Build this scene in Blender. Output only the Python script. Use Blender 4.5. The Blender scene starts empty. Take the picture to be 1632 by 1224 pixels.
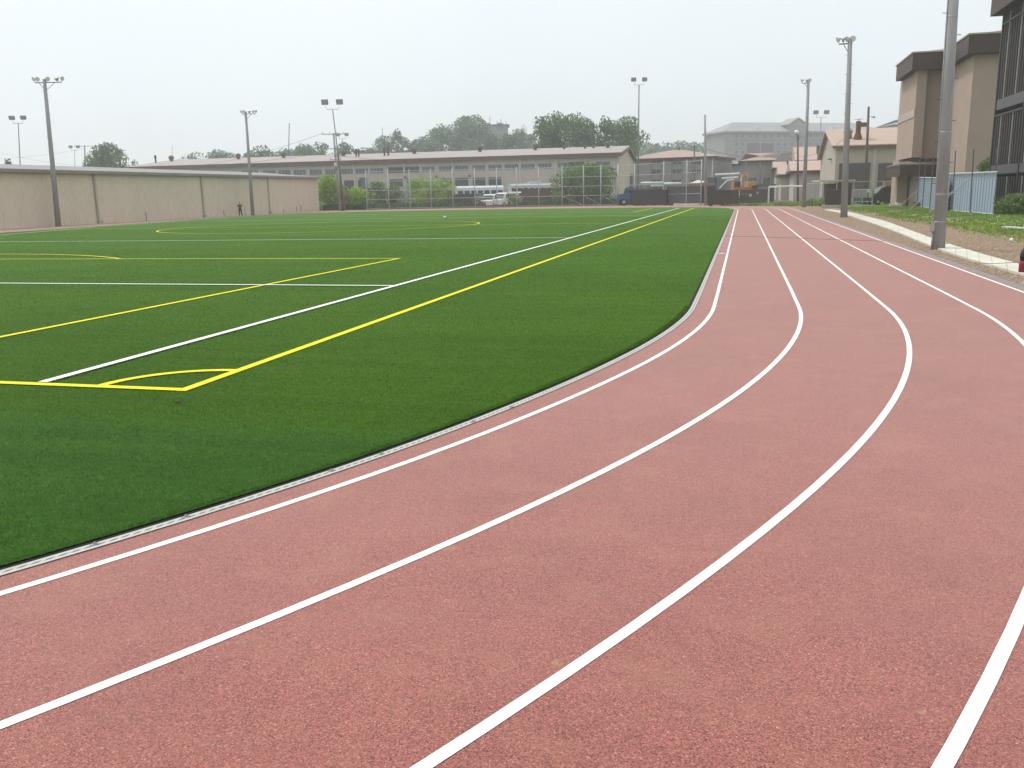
import bpy, bmesh, math, random
import numpy as np
from mathutils import Vector, Matrix
random.seed(7); rng = np.random.default_rng(7)
S = bpy.context.scene
C = S.collection
# ------------------------------------------------------------------ camera
FPX, PITCH, ROLL, YAW, EYE = 1413.5, .2097, -.0196, .2531, 1.7
cy, sy, cp, sp = math.cos(YAW), math.sin(YAW), math.cos(PITCH), math.sin(PITCH)
FW = Vector((-sy*cp, cy*cp, -sp)); r0 = Vector((cy, sy, 0)); u0 = r0.cross(FW)
RT = math.cos(ROLL)*r0 + math.sin(ROLL)*u0; UP = -math.sin(ROLL)*r0 + math.cos(ROLL)*u0
HF = Vector((-sy, cy, 0)); CAM = Vector((0, 0, EYE))
cd = bpy.data.cameras.new('camera'); cam = bpy.data.objects.new('camera', cd); C.objects.link(cam)
cam.matrix_world = Matrix((( RT.x, UP.x, -FW.x, 0), (RT.y, UP.y, -FW.y, 0), (RT.z, UP.z, -FW.z, EYE), (0, 0, 0, 1)))
cd.sensor_fit = 'HORIZONTAL'; cd.sensor_width = 36; cd.lens = 36*FPX/1632; cd.clip_end = 4000; cd.clip_start = .1
S.camera = cam
# ------------------------------------------------------------------ sky, sun, exposure
SUN_EL, SUN_AZ = math.radians(60), math.radians(-62)      # azimuth measured from +y towards +x
w = bpy.data.worlds.new('World'); S.world = w; w.use_nodes = True
nt = w.node_tree; nt.nodes.clear()
wo = nt.nodes.new('ShaderNodeOutputWorld'); bg = nt.nodes.new('ShaderNodeBackground')
sk = nt.nodes.new('ShaderNodeTexSky'); sk.sky_type = 'NISHITA'; sk.sun_disc = False
sk.sun_elevation = SUN_EL; sk.sun_rotation = SUN_AZ; sk.dust_density = 6; sk.air_density = 1.0; sk.ozone_density = 1
mx = nt.nodes.new('ShaderNodeMixRGB'); mx.inputs[0].default_value = .90
geo = nt.nodes.new('ShaderNodeTexCoord'); sep = nt.nodes.new('ShaderNodeSeparateXYZ')
cr = nt.nodes.new('ShaderNodeValToRGB')               # a bright overcast veil over the blue sky
nz = nt.nodes.new('ShaderNodeTexNoise'); nz.inputs['Scale'].default_value = 2.2; nz.inputs['Detail'].default_value = 4
ad = nt.nodes.new('ShaderNodeMath'); ad.operation = 'MULTIPLY_ADD'; ad.inputs[1].default_value = .60; 
nt.links.new(geo.outputs['Generated'], sep.inputs[0]); nt.links.new(geo.outputs['Generated'], nz.inputs['Vector'])
nt.links.new(nz.outputs['Fac'], ad.inputs[0]); nt.links.new(sep.outputs['Z'], ad.inputs[2])
nt.links.new(ad.outputs[0], cr.inputs[0])
e = cr.color_ramp.elements
e[0].position = .16; e[0].color = (6.7, 7.15, 7.4, 1); e[1].position = .66; e[1].color = (8.3, 8.7, 8.75, 1)
m_ = e.new(.38); m_.color = (7.5, 8.1, 8.5, 1)
nt.links.new(sk.outputs[0], mx.inputs[1]); nt.links.new(cr.outputs[0], mx.inputs[2])
nt.links.new(mx.outputs[0], bg.inputs[0]); bg.inputs[1].default_value = .116
nt.links.new(bg.outputs[0], wo.inputs[0])
sl = bpy.data.lights.new('sun', 'SUN'); sl.energy = 2.2; sl.angle = math.radians(10); sl.color = (1, .96, .9)
sun = bpy.data.objects.new('sun', sl); C.objects.link(sun)
sd = Vector((math.sin(SUN_AZ)*math.cos(SUN_EL), math.cos(SUN_AZ)*math.cos(SUN_EL), math.sin(SUN_EL)))
sun.rotation_euler = sd.to_track_quat('Z', 'Y').to_euler()
S.view_settings.view_transform = 'Standard'; S.view_settings.look = 'None'
S.view_settings.exposure = 0.12; S.view_settings.gamma = 1
S.cycles.max_bounces = 6; S.cycles.volume_bounces = 1; S.cycles.transparent_max_bounces = 12

# ------------------------------------------------------------------ where a pixel of the survey photo lies in the world
def ray(px, py): return FW*FPX + RT*(px-816) - UP*(py-612)
def G(px, py, z=0.):
    d = ray(px, py); t = (z-EYE)/d.z; return CAM + d*t
def P(px, py, D):
    d = ray(px, py); return CAM + d*(D/d.dot(HF))
def hor(px): return 311.42 - (px-800)*.0196
def XY(px, D): p = P(px, hor(px)+12, D); return Vector((p.x, p.y, 0))
def zpx(p, py):                                        # height above a ground point that projects at row py
    D = (Vector((p[0], p[1], EYE))-CAM).dot(HF)
    lo, hi = -20., 120.
    for _ in range(40):
        m = (lo+hi)/2; v = Vector((p[0], p[1], m))-CAM
        y = 612 - FPX*v.dot(UP)/v.dot(FW)
        if y > py: lo = m
        else: hi = m
    return m
def plane_pt(px, py, p0, n):
    d = ray(px, py); n = Vector(n); t = (Vector(p0)-CAM).dot(n)/d.dot(n); return CAM+d*t

# ------------------------------------------------------------------ materials
MATS = {}
def new_mat(name):
    m = bpy.data.materials.new(name); m.use_nodes = True; n = m.node_tree; n.nodes.clear()
    o = n.nodes.new('ShaderNodeOutputMaterial'); b = n.nodes.new('ShaderNodeBsdfPrincipled')
    n.links.new(b.outputs[0], o.inputs[0]); return m, n, b
def mat(name, col, rough=.7, metal=0., var=.12, scale=1.5, bump=0., bscale=30., spec=.3, world=False, stretch=None, fine=0.):
    if name in MATS: return MATS[name]
    m, n, b = new_mat(name); L = n.links
    b.inputs['Roughness'].default_value = rough; b.inputs['Metallic'].default_value = metal
    b.inputs['Specular IOR Level'].default_value = spec
    tc = n.nodes.new('ShaderNodeTexCoord'); vec = tc.outputs['Object']
    if world: g = n.nodes.new('ShaderNodeNewGeometry'); vec = g.outputs['Position']
    if stretch:
        mp = n.nodes.new('ShaderNodeMapping'); mp.inputs['Scale'].default_value = stretch; L.new(vec, mp.inputs[0]); vec = mp.outputs[0]
    t = n.nodes.new('ShaderNodeTexNoise'); t.inputs['Scale'].default_value = scale; t.inputs['Detail'].default_value = 6
    t.inputs['Roughness'].default_value = .65; L.new(vec, t.inputs['Vector'])
    mr = n.nodes.new('ShaderNodeMapRange'); mr.inputs[1].default_value = .3; mr.inputs[2].default_value = .7
    mr.inputs[3].default_value = 1-var; mr.inputs[4].default_value = 1+var; L.new(t.outputs['Fac'], mr.inputs[0])
    out = mr.outputs[0]
    if fine:
        t2 = n.nodes.new('ShaderNodeTexNoise'); t2.inputs['Scale'].default_value = bscale; t2.inputs['Detail'].default_value = 2; L.new(vec, t2.inputs['Vector'])
        m2 = n.nodes.new('ShaderNodeMapRange'); m2.inputs[1].default_value = .3; m2.inputs[2].default_value = .7
        m2.inputs[3].default_value = 1-fine; m2.inputs[4].default_value = 1+fine; L.new(t2.outputs['Fac'], m2.inputs[0])
        mm = n.nodes.new('ShaderNodeMath'); mm.operation = 'MULTIPLY'; L.new(out, mm.inputs[0]); L.new(m2.outputs[0], mm.inputs[1]); out = mm.outputs[0]
    v = n.nodes.new('ShaderNodeVectorMath'); v.operation = 'SCALE'; v.inputs[0].default_value = col; L.new(out, v.inputs['Scale'])
    L.new(v.outputs[0], b.inputs['Base Color'])
    if bump:
        t3 = n.nodes.new('ShaderNodeTexNoise'); t3.inputs['Scale'].default_value = bscale; t3.inputs['Detail'].default_value = 3; L.new(vec, t3.inputs['Vector'])
        bp = n.nodes.new('ShaderNodeBump'); bp.inputs['Strength'].default_value = bump; bp.inputs['Distance'].default_value = .01
        L.new(t3.outputs['Fac'], bp.inputs['Height']); L.new(bp.outputs[0], b.inputs['Normal'])
    MATS[name] = m; return m
def leaf_mat(name, col, var=.45, scale=.5):
    if name in MATS: return MATS[name]
    m, n, b = new_mat(name); L = n.links
    g = n.nodes.new('ShaderNodeNewGeometry')
    t = n.nodes.new('ShaderNodeTexNoise'); t.inputs['Scale'].default_value = scale; t.inputs['Detail'].default_value = 5; L.new(g.outputs['Position'], t.inputs['Vector'])
    a = n.nodes.new('ShaderNodeMath'); a.operation = 'ADD'; L.new(t.outputs['Fac'], a.inputs[0]); 
    h = n.nodes.new('ShaderNodeMath'); h.operation = 'MULTIPLY'; h.inputs[1].default_value = .35; L.new(g.outputs['Random Per Island'], h.inputs[0]); L.new(h.outputs[0], a.inputs[1])
    mr = n.nodes.new('ShaderNodeMapRange'); mr.inputs[1].default_value = .4; mr.inputs[2].default_value = .95; mr.inputs[3].default_value = 1-var; mr.inputs[4].default_value = 1+var
    L.new(a.outputs[0], mr.inputs[0])
    v = n.nodes.new('ShaderNodeVectorMath'); v.operation = 'SCALE'; v.inputs[0].default_value = col; L.new(mr.outputs[0], v.inputs['Scale'])
    L.new(v.outputs[0], b.inputs['Base Color']); b.inputs['Roughness'].default_value = .6; b.inputs['Specular IOR Level'].default_value = .10
    tr = n.nodes.new('ShaderNodeBsdfTranslucent'); L.new(v.outputs[0], tr.inputs['Color'])
    ms = n.nodes.new('ShaderNodeMixShader'); ms.inputs[0].default_value = .35
    o = [x for x in n.nodes if x.type == 'OUTPUT_MATERIAL'][0]
    L.new(b.outputs[0], ms.inputs[1]); L.new(tr.outputs[0], ms.inputs[2]); L.new(ms.outputs[0], o.inputs[0])
    MATS[name] = m; return m

# ------------------------------------------------------------------ mesh helpers
class MB:
    def __init__(s): s.v = []; s.f = []; s.m = []; s.mi = 0
    def add(s, vs, fs):
        b = len(s.v); s.v += [tuple(x) for x in vs]; s.f += [tuple(b+i for i in f) for f in fs]; s.m += [s.mi]*len(fs); return s
    def box(s, c, size, ax=None):
        c = Vector(c); hx, hy, hz = [x/2 for x in size]
        X, Y, Z = ax if ax else (Vector((1,0,0)), Vector((0,1,0)), Vector((0,0,1)))
        vs = [c+X*(a*hx)+Y*(b*hy)+Z*(d*hz) for a in (-1,1) for b in (-1,1) for d in (-1,1)]
        return s.add(vs, [(0,1,3,2),(4,6,7,5),(0,4,5,1),(2,3,7,6),(0,2,6,4),(1,5,7,3)])
    def tube(s, pts, rs, n=8, cap=True):
        pts = [Vector(p) for p in pts]; rs = rs if isinstance(rs, (list, tuple)) else [rs]*len(pts)
        rings = []
        for i, p in enumerate(pts):
            t = (pts[min(i+1, len(pts)-1)]-pts[max(i-1, 0)]).normalized()
            a = t.orthogonal().normalized() if abs(t.z) < .9 else (Vector((1,0,0))-t*t.x).normalized()
            b = t.cross(a); rings.append([p+(a*math.cos(k*2*math.pi/n)+b*math.sin(k*2*math.pi/n))*rs[i] for k in range(n)])
        vs = [q for r in rings for q in r]; fs = []
        for i in range(len(pts)-1):
            for k in range(n): fs.append((i*n+k, i*n+(k+1)%n, (i+1)*n+(k+1)%n, (i+1)*n+k))
        if cap: fs += [tuple(range(n))[::-1], tuple((len(pts)-1)*n+k for k in range(n))]
        return s.add(vs, fs)
    def prism(s, poly, off):                            # planar polygon (3D points) extruded by the vector off
        n = len(poly); off = Vector(off); poly = [Vector(p) for p in poly]
        return s.add(poly+[p+off for p in poly], [tuple(range(n)), tuple(range(2*n-1, n-1, -1))]+[(i, (i+1) % n, n+(i+1) % n, n+i) for i in range(n)])
    def build(s, name, m, parent=None, smooth=False):
        me = bpy.data.meshes.new(name); me.from_pydata(s.v, [], s.f)
        for x in (m if isinstance(m, (list, tuple)) else [m]): me.materials.append(x)
        if s.mi or any(s.m): me.polygons.foreach_set('material_index', s.m)
        if smooth: me.polygons.foreach_set('use_smooth', [True]*len(me.polygons))
        me.update(); bmn = bmesh.new(); bmn.from_mesh(me); bmesh.ops.recalc_face_normals(bmn, faces=bmn.faces); bmn.to_mesh(me); bmn.free()
        o = bpy.data.objects.new(name, me); C.objects.link(o)
        if parent: o.parent = parent
        return o
def quick(name, m, vs, fs, parent=None):
    me = bpy.data.meshes.new(name); me.from_pydata([tuple(v) for v in vs], [], fs); me.materials.append(m); me.update()
    o = bpy.data.objects.new(name, me); C.objects.link(o)
    if parent: o.parent = parent
    return o
def tag(o, label=None, cat=None, group=None, kind=None):
    if label: o['label'] = label
    if cat: o['category'] = cat
    if group: o['group'] = group
    if kind: o['kind'] = kind
    return o
def thing(name, label, cat, loc=(0,0,0), rz=0, group=None):
    o = bpy.data.objects.new(name, None); C.objects.link(o); o.location = loc; o.rotation_euler = (0,0,rz)
    o.empty_display_size = .2
    return tag(o, label, cat, group)
Z = Vector((0,0,1))
def axes(rz): return (Vector((math.cos(rz), math.sin(rz), 0)), Vector((-math.sin(rz), math.cos(rz), 0)), Z)

# ------------------------------------------------------------------ setting: ground, track, turf
def catmull(pts, k=8):
    out = []
    for i in range(len(pts)-1):
        p0 = pts[max(i-1,0)]; p1 = pts[i]; p2 = pts[i+1]; p3 = pts[min(i+2, len(pts)-1)]
        for j in range(k):
            t = j/k
            out.append(tuple(.5*((2*p1[a])+(-p0[a]+p2[a])*t+(2*p0[a]-5*p1[a]+4*p2[a]-p3[a])*t*t+(-p0[a]+3*p1[a]-3*p2[a]+p3[a])*t**3) for a in (0,1)))
    out.append(pts[-1]); return out
AC = (-22.58, 13.6)
R0 = 21.80
def radial(tab):
    th = np.linspace(-180, 0, 181); r_ = np.interp(th, [q[0] for q in tab], [q[1] for q in tab]); k = np.pad(r_, 4, mode='edge')
    return th, np.convolve(k, np.ones(9)/9, 'valid')
R_EDGE = [(-180,21.83),(-30,21.83),(-24,21.87),(-16,21.79),(-8,21.82),(0,21.88)]
def arc_path(tab): th, r_ = radial(tab); return [(AC[0]+q*math.cos(math.radians(a)), AC[1]+q*math.sin(math.radians(a))) for a, q in zip(th, r_)]
edge = arc_path(R_EDGE)
edge += [(-.70, y) for y in np.arange(16, 86, 2.)]
far = catmull([(-.70,86), (-1.3,93), (-3.4,99.5), (-7.5,104), (-13,106.8), (-21,108.8), (-31,109.6), (-41,109.6), (-48.5,108), (-52.4,103), (-53,94), (-51.3,79), (-47.4,59), (-44.6,42), (-44.38,28), (-44.38,13.6)])
edge += far
edge = edge[:-1]
def offset(path, d):
    n = len(path); out = []
    for i in range(n):
        a = path[i-1]; b = path[(i+1) % n]; tx, ty = b[0]-a[0], b[1]-a[1]; l = math.hypot(tx, ty) or 1
        out.append((path[i][0]+ty/l*d, path[i][1]-tx/l*d))
    return out
def strip(name, m, path, d0, d1, z, closed=True):
    A, B = offset(path, d0), offset(path, d1); n = len(path)
    vs = [(x, y, z) for x, y in A]+[(x, y, z) for x, y in B]
    fs = [(i, n+i, n+(i+1) % n, (i+1) % n) for i in range(n if closed else n-1)]
    me = quick(name, m, vs, fs)
    uv = me.data.uv_layers.new(name='UVMap'); L = [0]
    for i in range(n): a = path[i]; b = path[(i+1) % n]; L.append(L[-1]+math.hypot(b[0]-a[0], b[1]-a[1]))
    k = 0
    for i in range(n if closed else n-1):
        for u, v in ((L[i],0),(L[i],1),(L[i+1],1),(L[i+1],0)): uv.data[k].uv = (u, v); k += 1
    return me
ground_m = mat('soil', (.17,.125,.085), .95, var=.35, scale=.25, world=True, bump=.6, bscale=9, fine=.3)
g = MB(); N = 1400
me = quick('ground', ground_m, [(-N,-N,-.06),(N,-N,-.06),(N,N,-.06),(-N,N,-.06)], [(0,1,2,3)]); tag(me, kind='structure')
# granulated red track surface
m, n, b = new_mat('track rubber'); L = n.links; MATS['track'] = m
gp = n.nodes.new('ShaderNodeNewGeometry').outputs['Position']
def noise(nn, vec, scale, det=3, rough=.6, stretch=None):
    if stretch:
        mp = nn.nodes.new('ShaderNodeMapping'); mp.inputs['Scale'].default_value = stretch; nn.links.new(vec, mp.inputs[0]); vec = mp.outputs[0]
    t = nn.nodes.new('ShaderNodeTexNoise'); t.inputs['Scale'].default_value = scale; t.inputs['Detail'].default_value = det; t.inputs['Roughness'].default_value = rough
    nn.links.new(vec, t.inputs['Vector']); return t.outputs['Fac']
def mth(nn, op, a, b_=None, c=None):
    x = nn.nodes.new('ShaderNodeMath'); x.operation = op
    for i, q in enumerate((a, b_, c)):
        if q is None: continue
        if hasattr(q, 'links'): nn.links.new(q, x.inputs[i])
        else: x.inputs[i].default_value = q
    return x.outputs[0]
def ramp(nn, fac, stops):
    r = nn.nodes.new('ShaderNodeValToRGB'); nn.links.new(fac, r.inputs[0]); el = r.color_ramp.elements
    el[0].position, el[0].color = stops[0][0], (*stops[0][1], 1); el[1].position, el[1].color = stops[-1][0], (*stops[-1][1], 1)
    for p_, c_ in stops[1:-1]: x = el.new(p_); x.color = (*c_, 1)
    return r.outputs[0]
def mixc(nn, fac, a, b_, mode='MIX'):
    x = nn.nodes.new('ShaderNodeMixRGB'); x.blend_type = mode
    for i, q in ((0, fac), (1, a), (2, b_)):
        if hasattr(q, 'links'): nn.links.new(q, x.inputs[i])
        elif isinstance(q, (int, float)): x.inputs[i].default_value = q
        else: x.inputs[i].default_value = (*q, 1)
    return x.outputs[0]
vo = n.nodes.new('ShaderNodeTexVoronoi'); vo.inputs['Scale'].default_value = 230; L.new(gp, vo.inputs['Vector'])
vs_ = n.nodes.new('ShaderNodeSeparateColor'); L.new(vo.outputs['Color'], vs_.inputs[0])
gran = mth(n, 'ADD', mth(n, 'MULTIPLY', vs_.outputs[0], .7), mth(n, 'MULTIPLY', noise(n, gp, 60, 3, .8), .3))
col = ramp(n, gran, [(.12,(.034,.011,.010)), (.28,(.190,.051,.044)), (.60,(.312,.088,.075)), (.80,(.385,.135,.105)), (.90,(.60,.32,.24))])
blot = noise(n, gp, .9, 6, .7)
col = mixc(n, 1., col, ramp(n, blot, [(.3,(.87,.85,.85)), (.7,(1.10,1.10,1.10))]), 'MULTIPLY')
tan = noise(n, gp, 2.3, 8, .75)
col = mixc(n, ramp(n, tan, [(.50,(0,0,0)), (.72,(.45,.45,.45))]), col, (.34,.16,.10))
strk = noise(n, gp, 1.0, 4, .6, (.35, 2.2, 1))
col = mixc(n, ramp(n, strk, [(.45,(0,0,0)), (.8,(.35,.35,.35))]), col, (.30,.11,.095))
scuff = noise(n, gp, 3.1, 2, .5)
fine_ = noise(n, gp, 60, 2, .5)
ma = n.nodes.new('ShaderNodeMath'); ma.operation = 'MULTIPLY_ADD'; L.new(fine_, ma.inputs[0]); ma.inputs[1].default_value = .16; L.new(scuff, ma.inputs[2])
col = mixc(n, ramp(n, ma.outputs[0], [(.865,(0,0,0)), (.90,(.6,.6,.6))]), col, (.45,.33,.17))
for sx_, sy_, sr_ in ((715,873,.07),(887,1056,.045),(1468,1135,.03)):   # dried dusty spots
    g_ = G(sx_, sy_); dn = n.nodes.new('ShaderNodeVectorMath'); dn.operation = 'DISTANCE'; L.new(gp, dn.inputs[0]); dn.inputs[1].default_value = g_
    q_ = mth(n, 'ADD', mth(n, 'DIVIDE', dn.outputs['Value'], sr_), mth(n, 'MULTIPLY', noise(n, gp, 40, 4, .8), 1.6))
    mr_ = n.nodes.new('ShaderNodeMapRange'); mr_.inputs[1].default_value = 1.5; mr_.inputs[2].default_value = .9; mr_.inputs[3].default_value = 0; mr_.inputs[4].default_value = .35; L.new(q_, mr_.inputs[0])
    col = mixc(n, mr_.outputs[0], col, (.38,.30,.15))
L.new(col, b.inputs['Base Color']); b.inputs['Roughness'].default_value = .8; b.inputs['Specular IOR Level'].default_value = .35
b.inputs['Sheen Weight'].default_value = .40; b.inputs['Sheen Roughness'].default_value = .45; b.inputs['Sheen Tint'].default_value = (1,.90,.82,1)
bp = n.nodes.new('ShaderNodeBump'); bp.inputs['Strength'].default_value = .55; bp.inputs['Distance'].default_value = .004; L.new(gran, bp.inputs['Height']); L.new(bp.outputs[0], b.inputs['Normal'])
outer = [(AC[0]+27.18*math.cos(a), AC[1]+27.18*math.sin(a)) for a in np.radians(np.linspace(-180, 0, 181))]
outer += [(4.6, y) for y in np.arange(16, 100, 4.)]+catmull([(4.6,100),(3.6,106),(1.0,111.5),(-6.5,119),(-15,124.5),(-25,128.3),(-39,131),(-50,133)], 4)
outer += [(-66,134),(-66,120),(-61,112),(-58.4,91),(-55,60),(-52.6,50),(-49.78,36)]
def fill(name, m, path, z, step=None):
    bm_ = bmesh.new(); vs = [bm_.verts.new((x, y, z)) for x, y in path]; f = bm_.faces.new(vs)
    bmesh.ops.triangulate(bm_, faces=[f]); bmesh.ops.recalc_face_normals(bm_, faces=bm_.faces)
    me = bpy.data.meshes.new(name); bm_.to_mesh(me); bm_.free(); me.materials.append(m)
    if me.polygons[0].normal.z < 0: me.flip_normals()
    o = bpy.data.objects.new(name, me); C.objects.link(o); return o
tag(fill('running_track', m, outer, 0.), kind='structure')
# turf
m, n, b = new_mat('artificial turf'); L = n.links; MATS['turf'] = m
gp = n.nodes.new('ShaderNodeNewGeometry').outputs['Position']
fn = noise(n, gp, 130, 3, .8); mid = noise(n, gp, 14, 4, .7); lo = noise(n, gp, .35, 5, .6); st = noise(n, gp, 1.2, 4, .6, (.12, 3.0, 1))
col = ramp(n, fn, [(.25,(.014,.042,.002)), (.5,(.052,.130,.006)), (.75,(.11,.22,.015))])
col = mixc(n, 1., col, ramp(n, mid, [(.3,(.8,.8,.8)), (.7,(1.2,1.2,1.2))]), 'MULTIPLY')
col = mixc(n, 1., col, ramp(n, lo, [(.3,(.88,.9,.9)), (.7,(1.14,1.1,1.1))]), 'MULTIPLY')
col = mixc(n, 1., col, ramp(n, st, [(.3,(.90,.9,.9)), (.7,(1.12,1.1,1.1))]), 'MULTIPLY')
sx = n.nodes.new('ShaderNodeSeparateXYZ'); L.new(gp, sx.inputs[0])
rl = n.nodes.new('ShaderNodeMapRange'); rl.inputs[1].default_value = 5.75; rl.inputs[2].default_value = 6.1; L.new(sx.outputs['Y'], rl.inputs[0])
col = mixc(n, 1., col, mixc(n, rl.outputs[0], (.80,.95,1.7), (.95,1.,.85)), 'MULTIPLY')   # pile-direction sheen painted as a bluer tint on rolls nearer than the seam
par = mth(n, 'PINGPONG', mth(n, 'FLOOR', mth(n, 'DIVIDE', mth(n, 'SUBTRACT', sx.outputs['Y'], 5.95), 4.6)), 1.)     # sheen of opposite pile on alternate rolls, painted in as tone
col = mixc(n, 1., col, mixc(n, par, (.96,.965,.97), (1.05,1.04,1.03)), 'MULTIPLY')
L.new(col, b.inputs['Base Color']); b.inputs['Roughness'].default_value = .85; b.inputs['Specular IOR Level'].default_value = .12
bp = n.nodes.new('ShaderNodeBump'); bp.inputs['Strength'].default_value = .9; bp.inputs['Distance'].default_value = .02; L.new(fn, bp.inputs['Height']); L.new(bp.outputs[0], b.inputs['Normal'])
tag(strip('turf_gap_shade', mat('painted gap shade', (.018,.018,.013), 1.), edge, -.045, .013, .003), kind='structure')  # near-black strip paints the shadow between turf edge and kerb
turf_edge = offset(edge, -.03)
tag(fill('turf_base', m, turf_edge, .012), kind='structure')
# slotted drain cover along the turf
m, n, b = new_mat('drain cover'); L = n.links
uvn = n.nodes.new('ShaderNodeUVMap'); sx = n.nodes.new('ShaderNodeSeparateXYZ'); L.new(uvn.outputs[0], sx.inputs[0])
fr = mth(n, 'FRACT', mth(n, 'MULTIPLY_ADD', sx.outputs['X'], 16., mth(n, 'MULTIPLY', sx.outputs['Y'], 1.6)))
slot = mth(n, 'LESS_THAN', fr, .62)
vv = sx.outputs['Y']
inb = mth(n, 'MULTIPLY', mth(n, 'GREATER_THAN', vv, .36), mth(n, 'LESS_THAN', vv, .62))
dark = mth(n, 'MULTIPLY', slot, inb)
col = mixc(n, dark, (.43,.44,.42), (.13,.14,.12))
L.new(mixc(n, 1., col, ramp(n, noise(n, uvn.outputs[0], 3, 5), [(.3,(.8,.8,.8)), (.7,(1.1,1.1,1.1))]), 'MULTIPLY'), b.inputs['Base Color']); b.inputs['Roughness'].default_value = .6
MATS['drain'] = m
kb = strip('kerb', m, edge, .012, .080, .006); tag(kb, kind='structure')
white = mat('white track paint', (.80,.82,.79), .7, var=.07, scale=1.3, world=True, fine=.13, bscale=190, bump=.6)
yellow = mat('yellow turf yarn', (.74,.66,.015), .8, var=.08, scale=8, world=True, fine=.3, bscale=120, bump=.5)
whitef = mat('white turf yarn', (.80,.83,.80), .8, var=.06, scale=8, world=True, fine=.2, bscale=120, bump=.5)
LANES = [(.344,[(-180,22.12),(-28,22.12),(-24,22.16),(-17,22.13),(-10,22.18),(0,22.224)]), (1.57,[(-180,23.23),(-30,23.24),(-26,23.28),(-20,23.34),(-13,23.37),(-6,23.40),(0,23.45)]),
 (2.78,[(-180,24.47),(-28,24.48),(-24,24.49),(-16,24.56),(-9,24.61),(0,24.66)]), (3.96,[(-180,25.68),(-26,25.69),(-22,25.70),(-6,25.79),(0,25.84)]), (5.17,[(-180,26.9),(-30,26.9),(0,27.05)])]
for d, tab in LANES:
    pth = arc_path(tab)+offset(edge, d)[181:]
    o = strip('lane_line', white, pth, -.0265, .0265, .0028); tag(o, kind='structure')
# metal clips holding the drain cover
# --- turf markings
def seg(mb, a, b_, wd, z):
    a = Vector((*a, 0)); b_ = Vector((*b_, 0)); t = (b_-a).normalized(); nn = Vector((-t.y, t.x, 0))*wd/2
    mb.add([a-nn+Z*z, b_-nn+Z*z, b_+nn+Z*z, a+nn+Z*z], [(0,1,2,3)])
def arc(mb, c, r, a0, a1, wd, z, n=48):
    vs = []; 
    for i in range(n+1):
        a = math.radians(a0+(a1-a0)*i/n)
        for q in (r-wd/2, r+wd/2): vs.append((c[0]+q*math.cos(a), c[1]+q*math.sin(a), z))
    mb.add(vs, [(2*i, 2*i+1, 2*i+3, 2*i+2) for i in range(n)])
WL = .105
YX, WX, GY, FY = -4.89, -6.48, 6.93, 97.4
LZ = .02; XL = -45.6
marks = []                                              # kept for colouring the turf fibres
lz = [0]
def fin(mb, col): tag(mb.build('field_line', yellow if col == 'y' else whitef), kind='structure')
def nz_(): lz[0] += 1; return LZ+.0006*lz[0]
def ml(a, b_, col): mb = MB(); seg(mb, a, b_, WL, nz_()); marks.append((a, b_, col)); fin(mb, col)
def ma_(c, r, a0, a1, n=48): mb = MB(); arc(mb, c, r, a0, a1, WL, nz_(), n); fin(mb, 'y')
ml((YX,GY-WL/2), (YX,FY), 'y'); ml((YX-WL/2,GY), (XL,GY), 'y')
ma_((YX,GY), .914, 90, 180)
BX = -9.32; BY = 23.6; BL = -41.
ml((BX,GY+WL/2), (BX,BY+WL/2), 'y'); ml((BX,BY), (BL,BY), 'y'); ml((BL,GY), (BL,BY), 'y')
ma_((-25.2,15.3), 10.7, 51, 129)
HY = 51.8; ma_((-25.4,HY), 9.75, 0, 360, 96)
ml((YX,HY), (XL+.6,HY), 'y')
F2 = 2*HY-BY
ml((YX,FY), (XL-3,FY), 'y'); ml((BX,FY), (BX,F2), 'y'); ml((BX,F2), (BL,F2), 'y')
ma_((-25.2,2*HY-15.3), 10.7, 231, 309)
ml((WX,GY+WL/2), (WX,FY), 'w')
for y, x0 in ((16.15, WX),(34.75, WX),(69.0, WX),(87.5, WX)): ml((x0-WL/2,y), (XL-1.5,y), 'w')
pl_ = [tuple(G(x, y).xy) for x, y in ((0,375.6),(150,363),(300,352),(400,346.5),(480,342.5))]
mb = MB()
for a, b_ in zip(pl_, pl_[1:]): seg(mb, a, b_, WL, LZ+.018)
fin(mb, 'w')
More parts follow.
